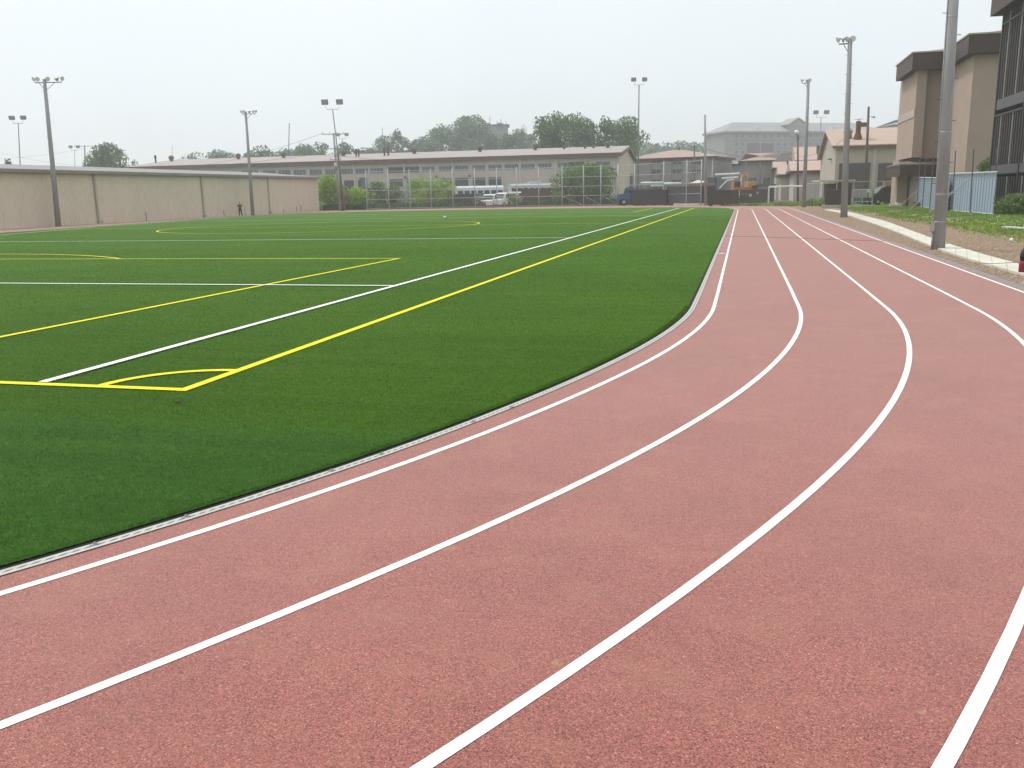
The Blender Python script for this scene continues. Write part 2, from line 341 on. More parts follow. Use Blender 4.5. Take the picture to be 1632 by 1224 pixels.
# --- turf fibres near the camera
def fibres():
    n = 560000
    th = rng.uniform(-math.pi*.62, .05, n)
    r_ = rng.uniform(0, 1, n)
    dist = 3.2+ 62*rng.uniform(0, 1, n)**2.7         # distance from the camera, denser nearby
    ang = rng.uniform(math.radians(90-8), math.radians(90+48), n)
    x = dist*np.cos(ang); y = dist*np.sin(ang)
    rad = np.hypot(x-AC[0], y-AC[1]); ins = np.where(y < AC[1], rad < np.interp(np.degrees(np.arctan2(y-AC[1], x-AC[0])), *np.array(radial(R_EDGE)))-.045, x < -.70-.045)
    x, y = x[ins], y[ins]
    ne = 26000                                          # a shaggier rim along the drain cover
    a = rng.uniform(math.radians(-75), 0, ne); rr = np.interp(np.degrees(a), *np.array(radial(R_EDGE)))-.020-rng.uniform(0, 1, ne)**.7*.06
    x = np.r_[x, AC[0]+rr*np.cos(a)]; y = np.r_[y, AC[1]+rr*np.sin(a)]
    n = len(x); D = np.hypot(x, y)
    wd = .0018+.00035*D; hh = rng.uniform(.010, .019, n); az = rng.uniform(0, 2*math.pi, n)
    ln = rng.uniform(0, .016, n); la = rng.uniform(0, 2*math.pi, n)
    v = np.empty((n, 3, 3), np.float32)
    v[:,0] = np.c_[x-wd*np.cos(az)/2, y-wd*np.sin(az)/2, np.full(n, .011)]
    v[:,1] = np.c_[x+wd*np.cos(az)/2, y+wd*np.sin(az)/2, np.full(n, .011)]
    v[:,2] = np.c_[x+ln*np.cos(la), y+ln*np.sin(la)-.006, .011+hh]
    mi = np.zeros(n, np.int32)
    mi[(y < 5.9+.25*rng.normal(size=n)*rng.uniform(size=n))] = 1; mi[rng.uniform(size=n) < .035] = 4  # nearer rolls take the bluish tint painted for pile sheen
    def near(p0, p1):
        p0 = np.array(p0); d = np.array(p1)-p0; l = np.hypot(*d); d = d/l
        s = (x-p0[0])*d[0]+(y-p0[1])*d[1]; q = np.abs(-(x-p0[0])*d[1]+(y-p0[1])*d[0]); return (s > -.05) & (s < l+.05) & (q < WL/2)
    for p0, p1, c_ in marks: mi[near(p0, p1)] = 2 if c_ == 'y' else 3
    aa = (np.abs(np.hypot(x-YX, y-GY)-.914) < WL/2) & (x < YX) & (y > GY); mi[aa] = 2
    me = bpy.data.meshes.new('turf_fibres'); me.vertices.add(3*n); me.vertices.foreach_set('co', v.ravel())
    me.loops.add(3*n); me.loops.foreach_set('vertex_index', np.arange(3*n, dtype=np.int32))
    me.polygons.add(n); me.polygons.foreach_set('loop_start', np.arange(0, 3*n, 3, dtype=np.int32)); me.polygons.foreach_set('loop_total', np.full(n, 3, np.int32))
    for q in (leaf_mat('turf fibre', (.070,.180,.006), .34, 2.), leaf_mat('turf fibre bluish sheen', (.060,.172,.028), .36, 2.), yellow, whitef, leaf_mat('painted glint fibre', (.24,.36,.22), .3, 2.)): me.materials.append(q)  # a few fibres coloured pale to paint glints on the pile
    me.polygons.foreach_set('material_index', mi); me.update(); me.validate()
    o = bpy.data.objects.new('turf_fibres', me); C.objects.link(o)
    tag(o, 'short green artificial turf fibres covering the near corner of the field', 'turf', kind='stuff')
fibres()

# --- right hand verge: gravelly mulch, slab path, dry grass and green grass
def poly_sheet(name, m, pts, z): return tag(fill(name, m, [(p[0], p[1]) for p in pts], z), kind='structure')
m, n, b = new_mat('verge'); L = n.links; MATS['verge'] = m
gp = n.nodes.new('ShaderNodeNewGeometry').outputs['Position']
sx = n.nodes.new('ShaderNodeSeparateXYZ'); L.new(gp, sx.inputs[0])
wob = noise(n, gp, .5, 6, .7); wob2 = noise(n, gp, 4, 4, .7)
t = mth(n, 'ADD', sx.outputs['X'], mth(n, 'MULTIPLY_ADD', wob, 4.2, -2.1)); t = mth(n, 'ADD', t, mth(n, 'MULTIPLY_ADD', wob2, 1.6, -.8))
mr = n.nodes.new('ShaderNodeMapRange'); mr.inputs[1].default_value = 5; mr.inputs[2].default_value = 15; L.new(t, mr.inputs[0])
fn = noise(n, gp, 22, 4, .8)
soil = ramp(n, fn, [(.3,(.11,.07,.045)), (.5,(.28,.20,.14)), (.72,(.52,.42,.33))])
dry = ramp(n, fn, [(.3,(.13,.12,.04)), (.6,(.33,.28,.13)), (.75,(.42,.38,.2))])
grn = ramp(n, fn, [(.3,(.06,.11,.02)), (.55,(.16,.25,.05)), (.75,(.28,.36,.10))])
def band(a, b_): 
    x = n.nodes.new('ShaderNodeMapRange'); x.inputs[1].default_value = a; x.inputs[2].default_value = b_; L.new(t, x.inputs[0]); return x.outputs[0]
col = mixc(n, band(7.9, 9.0), soil, dry); col = mixc(n, band(9.8, 11.6), col, grn)
L.new(col, b.inputs['Base Color']); b.inputs['Roughness'].default_value = .95; b.inputs['Specular IOR Level'].default_value = .1
bp = n.nodes.new('ShaderNodeBump'); bp.inputs['Strength'].default_value = .8; bp.inputs['Distance'].default_value = .05; L.new(fn, bp.inputs['Height']); L.new(bp.outputs[0], b.inputs['Normal'])
poly_sheet('grass_verge', m, [(4.62,-10),(60,-10),(60,200),(9,125),(4.62,101)], -.012)
conc = mat('pale concrete slabs', (.56,.55,.47), .85, var=.14, scale=1.2, world=True, bump=.3, bscale=40, fine=.1)
pL = [G(1314,335),(6.75,70,0),(6.55,60,0),(6.3,50,0),G(1432,371.6),G(1506,402),G(1632,440),(5.2,12,0),(5.2,2,0)]
pR = [G(1325,334.3),(7.6,70,0),(7.4,60,0),(7.15,50,0),G(1432,361),G(1506.6,388.5),G(1632,425),(6.0,12,0),(6.0,2,0)]
path = MB(); pl2 = catmull([(p[0],p[1]) for p in pL], 6); pr2 = catmull([(p[0],p[1]) for p in pR], 6)
for i in range(len(pl2)-1):
    a, b_, c_, d_ = pl2[i], pl2[i+1], pr2[i+1], pr2[i]
    def lp(p, q, t_): return (p[0]*(1-t_)+q[0]*t_, p[1]*(1-t_)+q[1]*t_)
    a2, d2, b2, c2 = lp(a, b_, .012), lp(d_, c_, .012), lp(a, b_, .988), lp(d_, c_, .988)
    h_ = .035+random.uniform(0,.008)
    path.prism([(*a2,-.03),(*b2,-.03),(*c2,-.03),(*d2,-.03)], (0,0,.03+h_))
tag(path.build('path', conc), kind='structure')
# a grey rubber strip edging the track
tag(strip('track_edging', mat('grey edging', (.22,.21,.23), .9, var=.2, scale=3, world=True), outer[95:181]+[(4.6,y) for y in np.arange(14.5, 101, 1.)], .0, .17, -.004, closed=False), kind='structure')
asph = mat('asphalt yard', (.13,.125,.115), .9, var=.25, scale=.15, world=True, bump=.3, bscale=20)
poly_sheet('yard', asph, [(-150,136),(-60,134.5),(-39,132),(-25,130),(-6.5,122),(2.5,113),(9,125),(60,200),(60,330),(-200,330)], -.02)
def scatter(name, m, region, count, size, label, cat, zb=0., flat=.6, seed=1):
    r = np.random.default_rng(seed); vs, fs = [], []; k = 0
    while k < count:
        x, y = region(r)
        s_ = size*r.uniform(.5, 1.5); b0 = len(vs)
        for j in range(5):
            a = j*2*math.pi/5+r.uniform(-.4,.4); q = s_*r.uniform(.6,1.1); vs.append((x+q*math.cos(a), y+q*math.sin(a), zb+r.uniform(0,.2)*s_))
        vs.append((x+r.uniform(-.3,.3)*s_, y, zb+s_*flat*r.uniform(.6,1.4)))
        fs += [(b0+j, b0+(j+1) % 5, b0+5) for j in range(5)]; k += 1
    return tag(quick(name, m, vs, fs), label, cat, kind='stuff')
def reg_dirt(r):
    y = 14+70*r.uniform(0,1)**1.7; xl = 4.85; x = r.uniform(4.8, 9.2)
    return x, y
scatter('mulch', mat('mulch chips', (.33,.25,.18), .95, var=.5, scale=9, world=True, fine=.5, bscale=50), reg_dirt, 26000, .028, 'brown mulch and gravel chips strewn on both sides of the concrete path', 'mulch', -.012)
def grass_tufts(name, m, region, count, h, label, cat, wd=.012, seed=3, zb=-.012):
    r = np.random.default_rng(seed); vs, fs = [], []
    for k in range(count):
        x, y = region(r); D = math.hypot(x, y)
        for j in range(3):
            a = r.uniform(0, 6.28); w_ = wd*(1+D/40)/2; hh = h*r.uniform(.4, 1.2); b0 = len(vs); lx, ly = r.uniform(-.5,.5,2)*hh
            dx, dy = r.uniform(-.05,.05,2)
            vs += [(x+dx-w_*math.cos(a), y+dy-w_*math.sin(a), zb), (x+dx+w_*math.cos(a), y+dy+w_*math.sin(a), zb), (x+dx+lx, y+dy+ly, zb+hh)]; fs.append((b0,b0+1,b0+2))
    return tag(quick(name, m, vs, fs), label, cat, kind='stuff')
def reg_grass(r):
    while 1:
        y = 22+66*r.uniform(0,1)**1.2; x = 10.9+r.exponential(2.4) if r.uniform() < .85 else r.uniform(8.6, 12)
        if x < 17 : return x+r.uniform(-.6,.6), y
grass_m = leaf_mat('meadow grass', (.23,.34,.07), .5, .6)
grass_tufts('meadow_grass', grass_m, reg_grass, 30000, .13, 'bright green uncut grass between the dirt verge and the blue fence', 'grass', .02)
def reg_fl(r): 
    y = r.uniform(32, 60); return 9.5+abs(r.normal(0, 2.2))+ (y < 45)*1.0, y
scatter('clover_flowers', mat('white petals', (.75,.75,.70), .8), reg_fl, 420, .032, 'tiny white flowers and litter flecks dotted over the green grass', 'flowers', .08, seed=9)
def reg_ge(r):
    px = r.uniform(1150, 1312); p = G(px, 326.5+r.uniform(-1.5,1.8)); return p.x, p.y
grass_tufts('track_end_grass', grass_m, reg_ge, 3500, .32, 'rough green grass growing along the far end of the track', 'grass', .05, 5)
def reg_wall(r):
    px = r.choice([545,600,640,700,735,755,770,790,810,825,850,880,930,990])+r.normal(0,16); p = P(px, 330, 134+abs(r.normal(0, 3))); return p.x, p.y
grass_tufts('fence_weeds', leaf_mat('weed green', (.10,.17,.05), .5, .6), reg_wall, 8000, .85, 'tall weeds growing behind the long chain link fence', 'weeds', .07, 6)
# ================================================================== structures and things
concrete = mat('spun concrete', (.31,.31,.32), .85, var=.18, scale=1.2, bump=.2, bscale=60, fine=.1, stretch=(3,3,.5))
steel = mat('galvanised steel', (.42,.44,.46), .5, metal=.6, var=.1, scale=3)
dsteel = mat('weathered dark steel', (.12,.12,.13), .6, metal=.3, var=.2, scale=3)
lampm = mat('floodlight housing', (.62,.64,.66), .4, metal=.5, var=.1, scale=4)
lens = mat('floodlight glass', (.75,.78,.80), .1, var=.03, spec=.8)
wood = mat('creosoted timber', (.14,.11,.09), .9, var=.3, scale=4, stretch=(4,4,.4), bump=.3)
glass = mat('hazy window glass', (.10,.125,.15), .15, var=.35, scale=.7, spec=.8)
dglass = mat('dark window glass', (.055,.062,.072), .15, var=.3, scale=.7, spec=.6)
beige = mat('beige render', (.50,.445,.375), .85, var=.09, scale=.8, bump=.15, bscale=40, stretch=(1,1,.25))
brown = mat('dark brown fascia', (.068,.040,.034), .6, var=.14, scale=1.)
frame_m = mat('grey window frame', (.33,.35,.37), .5)
whitep = mat('white vehicle paint', (.70,.75,.76), .35, var=.04, spec=.5)
rubber = mat('tyre rubber', (.035,.035,.037), .9)
def place(o, loc, rz=0): o.location = loc; o.rotation_euler = (0,0,rz); return o

# ---- floodlight poles of concrete round the track
def flood(root, c, aim, up=.1, s=.185):
    a = Vector((math.cos(aim), math.sin(aim), -.35)).normalized(); b = MB(); c = Vector(c)
    b.tube([c-a*s*.9, c-a*s*.3, c+a*s*.15, c+a*s*.55], [.06*s/.26, .10*s/.26, s*.62, s*.95], 14)
    f = b.build('floodlight', lampm, root, True)
    l = MB(); l.tube([c+a*s*.55, c+a*s*.60], [s*.9, s*.86], 14); l.build('lens', lens, f)
    k = MB(); k.tube([c-a*s*.3, c+Z*-s*1.1], .018, 6); k.build('bracket', dsteel, f)
def flood_pole(label, base, top_px, top_py, r0_, r1_, lamps, arm, rungs=14, aimc=None, extras=None):
    """concrete pole whose foot is at base and whose head projects at the given place; leans the way the real one does"""
    base = Vector(base); D = (base+Z*EYE-CAM).dot(HF)
    T = P(top_px, top_py, D); H = T.z; lean = Vector((T.x-base.x, T.y-base.y, 0))
    t = thing('floodlight_pole', label, 'floodlight pole', base, 0, 'concrete floodlight poles beside the running track')
    b = MB(); b.tube([(0,0,-.1), lean*.5+Z*H/2, lean+Z*H], [r0_, (r0_+r1_)/2, r1_], 18); b.build('pole', concrete, t, True)
    ar = MB(); e0 = lean+Z*(H-.25)
    ux = Vector((math.cos(arm), math.sin(arm), 0))
    l0, l1 = min(q for q, _ in lamps), max(q for q, _ in lamps); ar.tube([e0+ux*l0, e0+ux*l1], .035, 6); ar.tube([e0+ux*l0*.6, e0-Z*.6], .02, 5); ar.tube([e0+ux*l1*.6, e0-Z*.6], .02, 5)
    ar.build('crossarm', dsteel, t)
    for q, am in lamps: flood(t, e0+ux*q+Z*.28, am)
    for i in range(rungs):
        z = H-.9-i*.55; s_ = 1 if i % 2 else -1; c_ = lean*(z/H)+Z*z; rg = MB(); rg.tube([c_, c_+RT.xy.to_3d()*s_*(.26+.02*i/rungs)], .011, 4)
        rg.build('climbing_peg', dsteel, t)
    return t, lean, H
pA = G(1345,346); pB = G(1281,330); pC = G(1495,397); pD = G(93,360.8); pE = G(403,343.4)
R_ = math.radians
flood_pole('tall concrete floodlight pole beside the far end of the concrete path', pA, 1355, 62, .21, .12, [(.62,R_(200)),(.36,R_(165)),(.10,R_(215)),(-.15,R_(260))], R_(175), 16)
flood_pole('concrete floodlight pole standing by the white goal frame at the far bend', pB, 1288.5, 128, .21, .12, [(.55,R_(200)),(.15,R_(170)),(-.12,R_(260))], R_(175), 12)
flood_pole('concrete floodlight pole nearest the left end of the beige warehouse wall', pD, 70.5, 126, .21, .12, [(-.75,R_(-100)),(-.52,R_(-55)),(.22,R_(-30)),(1.0,R_(165)),(1.32,R_(-8))], R_(12), 14)
flood_pole('concrete floodlight pole beside the man in front of the warehouse wall', pE, 391.5, 178, .21, .12, [(-.45,R_(-100)),(-.2,R_(-60)),(.45,R_(150)),(.8,R_(-5)),(1.1,R_(-15))], R_(12), 14)
tC, lnC, HC = flood_pole('thick nearest concrete floodlight pole with a grey switch box at its foot', pC, 1526, -110, .175, .125, [(-.9,R_(190)),(-.3,R_(200)),(.4,R_(230))], R_(170), 16)
b = MB(); cx_ = RT.xy.to_3d().normalized(); tow = Vector((-pC.x, -pC.y, 0)).normalized()
b.box(-cx_*.20+tow*.02+Z*.62, (.13,.15,.26), (cx_, tow, Z)); o = b.build('switch_box', mat('grey switch box', (.30,.31,.30), .5), tC)
b = MB(); b.box(-cx_*.20+tow*.097+Z*.62, (.11,.006,.23), (cx_, tow, Z)); b.build('box_door', mat('grey switch door', (.36,.37,.36), .5), o)
b = MB(); q = -cx_*.185; b.tube([q+Z*-.05, q+Z*.5], .022, 6); b.tube([q+Z*.74, q+Z*1.2, -cx_*.165+lnC*.5+Z*HC*.5, -cx_*.135+lnC+Z*(HC-.5)], .013, 6); b.build('conduit', steel, tC, True)
for z in (.75, 1.5, 3.15, 6.1):
    c_ = lnC*(z/HC); b = MB(); rr = .178-.05*z/HC; b.tube([c_+Z*(z-.012), c_+Z*(z+.012)], rr, 18); b.build('steel_band', steel, tC, True)

# ---- slim steel masts with two square lamps
def twin_mast(label, px, top_py, D, base_py=None, lean_px=0, head=.5, r=.07, dark=True):
    base = XY(px, D); T = P(px+lean_px, top_py+head*FPX/D*.7, D); H = T.z; ln = Vector((T.x-base.x, T.y-base.y, 0))
    t = thing('lamp_mast', label, 'lamp mast', base, 0, 'slim steel masts with two square lamps')
    b = MB(); b.tube([(0,0,-.1), ln+Z*H], [r*1.3, r*.75], 8); b.build('pole', steel if not dark else mat('grey mast paint', (.2,.21,.22), .6), t, True)
    ux = RT.xy.to_3d().normalized(); hw = head; b = MB(); e0 = ln+Z*H
    b.tube([e0-ux*hw+Z*.5*head, e0-ux*hw*.9, e0, e0+ux*hw*.9, e0+ux*hw+Z*.5*head], .03, 5); b.build('crossarm', dsteel, t)
    for s_ in (-1, 1):
        b = MB(); c_ = e0+ux*s_*(hw+.1*head)+Z*1.05*head; fy = (-HF); 
        X, Y_, Zz = ux, (fy-Z*.35).normalized(), None; Zz = X.cross(Y_).normalized()
        b.box(c_, (.95*head,.45*head,.72*head), (X, Y_, Zz)); f = b.build('lamp_head', mat('lamp head grey', (.16,.17,.18), .5), t)
        b = MB(); b.box(c_+Y_*(.226*head+.01), (.82*head,.02,.6*head), (X, Y_, Zz)); b.build('lens', mat('mast lamp glass', (.30,.32,.33), .2, spec=.6), f)
    return t
twin_mast('slim mast with two square lamps rising above the concrete utility pole', 549.5, 167, 131, lean_px=-19.5, head=.95, r=.09)
twin_mast('slim lamp mast standing behind the left end of the warehouse roof', 35, 191, 120, lean_px=-6, head=.68)
twin_mast('tall slim lamp mast between the long building and the row of dark trailers', 1016.5, 130, 140, lean_px=2, head=.75, r=.11)
twin_mast('slim mast with two pale lamps rising behind the small brown-roofed sheds', 1306, 182, 190, lean_px=2.5, head=1.0, r=.09)
twin_mast('small distant twin lamp mast just right of the timber utility pole', 551, 217, 205, lean_px=-5, head=.85, r=.07)
twin_mast('tiny distant twin lamp mast beside the far utility pole above the warehouse', 121, 236, 230, lean_px=-2, head=.85, r=.07)

# ---- utility poles
def utility(label, px, D, top_px, top_py, m, r0_, r1_, arms, name='utility_pole', group='poles carrying cables'):
    base = XY(px, D); T = P(top_px, top_py, D); H = T.z; ln = Vector((T.x-base.x, T.y-base.y, 0))
    t = thing(name, label, 'utility pole', base, 0, group)
    b = MB(); b.tube([(0,0,-.1), ln+Z*H], [r0_, r1_], 10); b.build('pole', m, t, True)
    ux = RT.xy.to_3d().normalized()
    for frac, wdt, n_ in arms:
        c_ = ln*frac+Z*H*frac-HF*(r0_*.9); a = MB(); a.box(c_, (wdt*2,.09,.10), (ux, HF, Z)); o = a.build('crossarm', m, t)
        for i in range(n_):
            k = MB(); q = c_+ux*(wdt*(-.92+1.84*i/max(n_-1,1)))+Z*.05; k.tube([q, q+Z*.12, q+Z*.14, q+Z*.24], [.02,.03,.06,.04], 6)
            k.build('insulator', mat('grey porcelain', (.25,.24,.24), .4), o)
    return t, base, ln, H
u1 = utility('tall leaning concrete utility pole with crossarms at the end of the warehouse', 541.5, 128, 531.5, 212, concrete, .20,.13, [(.985,1.6,4),(.80,.95,3),(.66,.75,2)])
u1t = u1[0]; b = MB()
b.tube([u1[2]*.58+Z*u1[3]*.58-HF*.4+Vector((0,0,-.5)), u1[2]*.58+Z*u1[3]*.58-HF*.4+Vector((0,0,.4))], .22, 10); b.build('transformer', steel, u1t, True)
u2 = utility('short dark timber utility pole leaning against the concrete utility pole', 547, 127, 538.5, 244, wood, .16,.12, [(.95,.55,2)])
utility('bare weathered concrete pole at the right end of the chain link fence', 1125, 113, 1123.5, 183, concrete, .20,.11, [], group='bare poles in the yard')
u3 = utility('brown timber pole in front of the brown-roofed garage', 1379, 100, 1384.5, 170, wood, .17,.12, [], group='bare poles in the yard')
b = MB(); q = u3[2]+Z*(u3[3]-1.2); ux = RT.xy.to_3d().normalized(); b.tube([q, q+ux*.3+Z*.2, q+ux*.55+Z*.15], .02, 6); b.build('lamp_arm', steel, u3[0])
b = MB(); b.tube([q+ux*.35+Z*.1, q+ux*.5+Z*.16, q+ux*.65+Z*.13, q+ux*.8+Z*.05], [.03,.13,.13,.03], 10); b.build('lamp_head', lampm, u3[0], True)
u4 = utility('thin dark pole topped by a round lamp in front of the distant barracks', 1272, 125, 1271.5, 210, wood, .16,.11, [(.9,.25,0)], name='street_lamp', group='bare poles in the yard')
b = MB(); q = u4[2]+Z*(u4[3]-.1)-ux*.15; b.tube([q-Z*.35, q-Z*.2, q+Z*.2, q+Z*.32], [.15,.30,.30,.12], 10); b.build('lamp_head', lampm, u4[0], True)
utility('faint distant utility pole with two crossarms left of the round tree', 137, 235, 135, 232, wood, .17,.12, [(.99,2.6,3),(.66,1.7,2),(.3,1.2,2)])
utility('faint distant pole rising out of the round tree above the warehouse', 193, 215, 191.5, 236, wood, .14,.1, [(.96,1.3,2)])
utility('lone thin mast standing above the hazy trees left of the middle', 458.5, 240, 461, 196, dsteel, .18,.10, [], group='thin masts far behind')
utility('thin antenna mast rising from the distant wooded rise', 610, 300, 609.5, 203, dsteel, .16,.08, [(.7,.8,0)], group='thin masts far behind')
utility('hair-thin antenna rod behind the left part of the long roof', 274.5, 190, 274.5, 232, dsteel, .05,.03, [], group='thin masts far behind')
utility('short timber pole with fittings before the hip-roofed grey building', 1107, 172, 1106.5, 230, wood, .15,.12, [(.95,.5,2)])
for px, D_, ty, lab in ((1189, 150, 252, 'left one of two slim black posts in front of the hip-roofed house'), (1211.5, 150, 258, 'right one of two slim black posts in front of the hip-roofed house')):
    utility(lab, px, D_, px, ty, dsteel, .09,.06, [], group='slim black posts in the yard')
utility('slim pale pole beside the grass bank behind the boom lift', 1157.5, 190, 1157, 247, steel, .07,.05, [], group='thin masts far behind')
# cables
def cable(label, a, c_, sag, r=.022, n_=24):
    b = MB(); pts = []
    for i in range(n_+1):
        t_ = i/n_; p = a.lerp(c_, t_); p.z -= 4*sag*t_*(1-t_); pts.append(p)
    b.tube(pts, r, 4, False); return tag(b.build('power_cable', dsteel), label, 'cable', 'overhead cables')
tp = u1[1]+u1[2]+Z*u1[3]
cable('overhead cable running left from the top crossarm of the concrete utility pole', tp-ux*1.5, P(137, 246, 235), 4)
cable('lower overhead cable sagging left above the warehouse roof', tp-ux*.9-Z*2.6, P(0, 243, 235), 3.0, .022)
cable('overhead cable running on left from the faint distant pole', P(135,236,235), P(-60,252,235), 1.)
cable('cable strung along behind the long roof from the timber utility pole', u2[1]+u2[2]+Z*(u2[3]-.3), P(700, 243, 190), 1.0)
cable('cable sagging from the bare pole toward the hip-roofed house', P(1124.5,237,113), P(1271,243,125), .8, .025)
cable('cable from the round lamp pole up to the big garage gable', P(1271,250,125), P(1345,222,108), .5, .02)
# a thin grey streak across turf and track, drawn as a slim tube
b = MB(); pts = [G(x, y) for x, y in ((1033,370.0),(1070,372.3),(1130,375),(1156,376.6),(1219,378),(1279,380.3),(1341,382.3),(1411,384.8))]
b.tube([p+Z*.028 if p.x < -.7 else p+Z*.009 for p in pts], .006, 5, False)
tag(b.build('streak', mat('streak grey', (.16,.17,.18), .8)), 'thin grey streak running straight across the turf and the track lanes', 'streak')
b = MB(); pts = [G(x, y, .09) for x, y in ((1560,419),(1585,420),(1610,418.5),(1640,418))]; b.tube(pts, .007, 5, False)  # shorter streak over the path, same slim tube
tag(b.build('streak', MATS['streak grey']), 'short dark streak running over the near end of the concrete path', 'streak')

# ---- warehouse on the left
wall_m = mat('ribbed cream cladding', (.64,.56,.455), .7, var=.05, scale=.9, fine=.05, bscale=5, stretch=(1,1,.22))
roofg = mat('grey sheet roof', (.23,.22,.22), .6, var=.08, scale=.3)
WA_, WB_ = G(0,365.4), G(508,336.4)
dr = (WB_-WA_).normalized(); nrm = Vector((dr.y, -dr.x, 0))       # towards the field
if nrm.dot(CAM-WA_) < 0: nrm = -nrm
W0 = WA_-dr*14; zA = zpx(WA_, 271.5); zB = zpx(WB_, 283.5); Lw = (WB_-W0).length
def ztop(s_): return zA+(zB-zA)*((s_-14)/(Lw-14))
t = thing('warehouse', 'long low cream ribbed warehouse along the left side of the track', 'warehouse', W0)
b = MB(); n_ = int(Lw/.30)
prof = []
for i in range(n_+1):
    s0 = i*Lw/n_
    for ds, off in ((0,0),(.10,0),(.13,.03),(.27,.03)):
        if s0+ds <= Lw: prof.append((s0+ds, off))
vs = []; 
for s_, off in prof: 
    p = dr*s_+nrm*off; vs += [(p.x,p.y,-.1),(p.x,p.y,ztop(s_))]
b.add(vs, [(2*i,2*i+2,2*i+3,2*i+1) for i in range(len(prof)-1)])
bk = -nrm*16
b.prism([Z*-.1+dr*Lw+nrm*-.01, Z*zB+dr*Lw+nrm*-.01, bk+dr*Lw+Z*zB, bk+dr*Lw-Z*.1], -dr*.2)
b.prism([Z*-.1+bk, Z*-.1+bk+dr*Lw, Z*zB+bk+dr*Lw, Z*zA+bk], nrm*.2)
b.build('wall', wall_m, t)
b = MB(); rise = .8
def rp(s_, d_, zz): return dr*s_+nrm*d_+Z*(ztop(min(s_,Lw))+zz)
for (d0, z0, d1, z1) in ((.35,.02,-8,rise),(-8,rise,-16.4,.02)):
    b.add([rp(-.3,d0,z0),rp(Lw+.35,d0,z0),rp(Lw+.35,d1,z1),rp(-.3,d1,z1),rp(-.3,d0,z0+.1),rp(Lw+.35,d0,z0+.1),rp(Lw+.35,d1,z1+.1),rp(-.3,d1,z1+.1)], [(0,1,2,3),(4,5,6,7),(0,1,5,4),(1,2,6,5),(2,3,7,6),(3,0,4,7)])
b.build('roof', roofg, t)
b = MB(); p0, p1 = rp(-.3,.36,.0), rp(Lw+.35,.36,.0); b.prism([p0+Z*-.10, p1+Z*-.10, p1+Z*.14, p0+Z*.14], nrm*.10); b.build('gutter', mat('grey gutter', (.24,.23,.22), .6), t)
for sx_ in (153, 323, 428):
    # find the place along the wall that shows at this column
    best = min(np.arange(0, Lw, .1), key=lambda s_: abs(((lambda v: 816+FPX*v.dot(RT)/v.dot(FW))(W0+dr*s_+Z*1.5-CAM))-sx_))
    b = MB(); c_ = dr*best+nrm*.10; b.box(c_+Z*(ztop(best)/2-.05), (.22,.14,ztop(best)), (dr,nrm,Z)); b.box(c_+Z*.15+dr*.05+nrm*.03, (.5,.3,.3), (dr,nrm,Z)); b.build('downpipe', mat('cream downpipe', (.42,.37,.30), .6), t)
b = MB(); b.box(dr*(Lw+.01)+nrm*.0+Z*(zB/2-.05), (.14,.16,zB), (dr,nrm,Z)); b.build('corner_trim', mat('pale corner trim', (.62,.60,.56), .6), t)
b = MB()
for s_, hh in ((Lw-13,.5),(Lw-8.5,.75),(Lw-7,1.0),(Lw-30,.7),(Lw-46,.8)): b.tube([dr*s_+nrm*.05, dr*s_+nrm*.05+Z*hh], .035, 5)
b.build('conduit', dsteel, t)

# ---- long two-storey building behind the fence
Rc = XY(985, 150); Lc = XY(214, 170); fd = (Lc-Rc).normalized(); inn = Vector((-fd.y, fd.x, 0))
if inn.dot(HF) < 0: inn = -inn
out_ = -inn; LL = (Lc-Rc).length; He = zpx(Rc, 247); Hr = zpx(Rc+inn*15, 236.5)
t = thing('long_building', 'long two-storey beige workshop building with low brown-edged gable roof behind the fence', 'building', Rc)
gab = mat('pale yellow render', (.56,.50,.36), .85, var=.05, scale=.4)
b = MB(); b.prism([Z*-.1, fd*LL+Z*-.1, fd*LL+Z*He, Z*He], inn*.3); b.prism([inn*30-Z*.1, inn*30+fd*LL-Z*.1, inn*30+fd*LL+Z*He, inn*30+Z*He], -inn*.3); b.build('wall', beige, t)
for s_, sg in ((0,1),(LL,-1)):
    b = MB(); b.prism([fd*s_+inn*.3-Z*.1, fd*s_+inn*29.7-Z*.1, fd*s_+inn*29.7+Z*(He-.05), fd*s_+inn*15+Z*(Hr-.15), fd*s_+inn*.3+Z*(He-.05)], fd*sg*.3); b.build('gable_wall', gab, t)
b = MB(); sl_ = (Hr-He)/15
for d0, d1 in ((-.7,15),(15,30.7)):
    z0, z1 = (He+.35-.7*sl_, Hr+.35) if d0 < 0 else (Hr+.35, He+.35-.7*sl_)
    A_, B_ = -fd*.5, fd*(LL+.5)
    b.prism([A_+inn*d0+Z*z0, A_+inn*d1+Z*z1, A_+inn*d1+Z*(z1+.12), A_+inn*d0+Z*(z0+.12)], B_-A_)
b.build('roof', mat('brownish grey sheet roof', (.32,.29,.275), .7, var=.06, scale=.3), t)
b = MB(); z0 = He+.35-.7*sl_
b.prism([-fd*.52+out_*.72+Z*(z0-.50), fd*(LL+.52)+out_*.72+Z*(z0-.50), fd*(LL+.52)+out_*.72+Z*(z0+.1), -fd*.52+out_*.72+Z*(z0+.1)], inn*.12)
for (d0, z_a, d1, z_b) in ((-.6, z0-.45, 15, Hr-.1),(15, Hr-.1, 30.6, z0-.45)):
    b.prism([-fd*.52+inn*d0+Z*z_a, -fd*.52+inn*d1+Z*z_b, -fd*.52+inn*d1+Z*(z_b+.55), -fd*.52+inn*d0+Z*(z_a+.55)], -fd*.1)
b.build('fascia', mat('red brown fascia', (.15,.10,.09), .6), t)
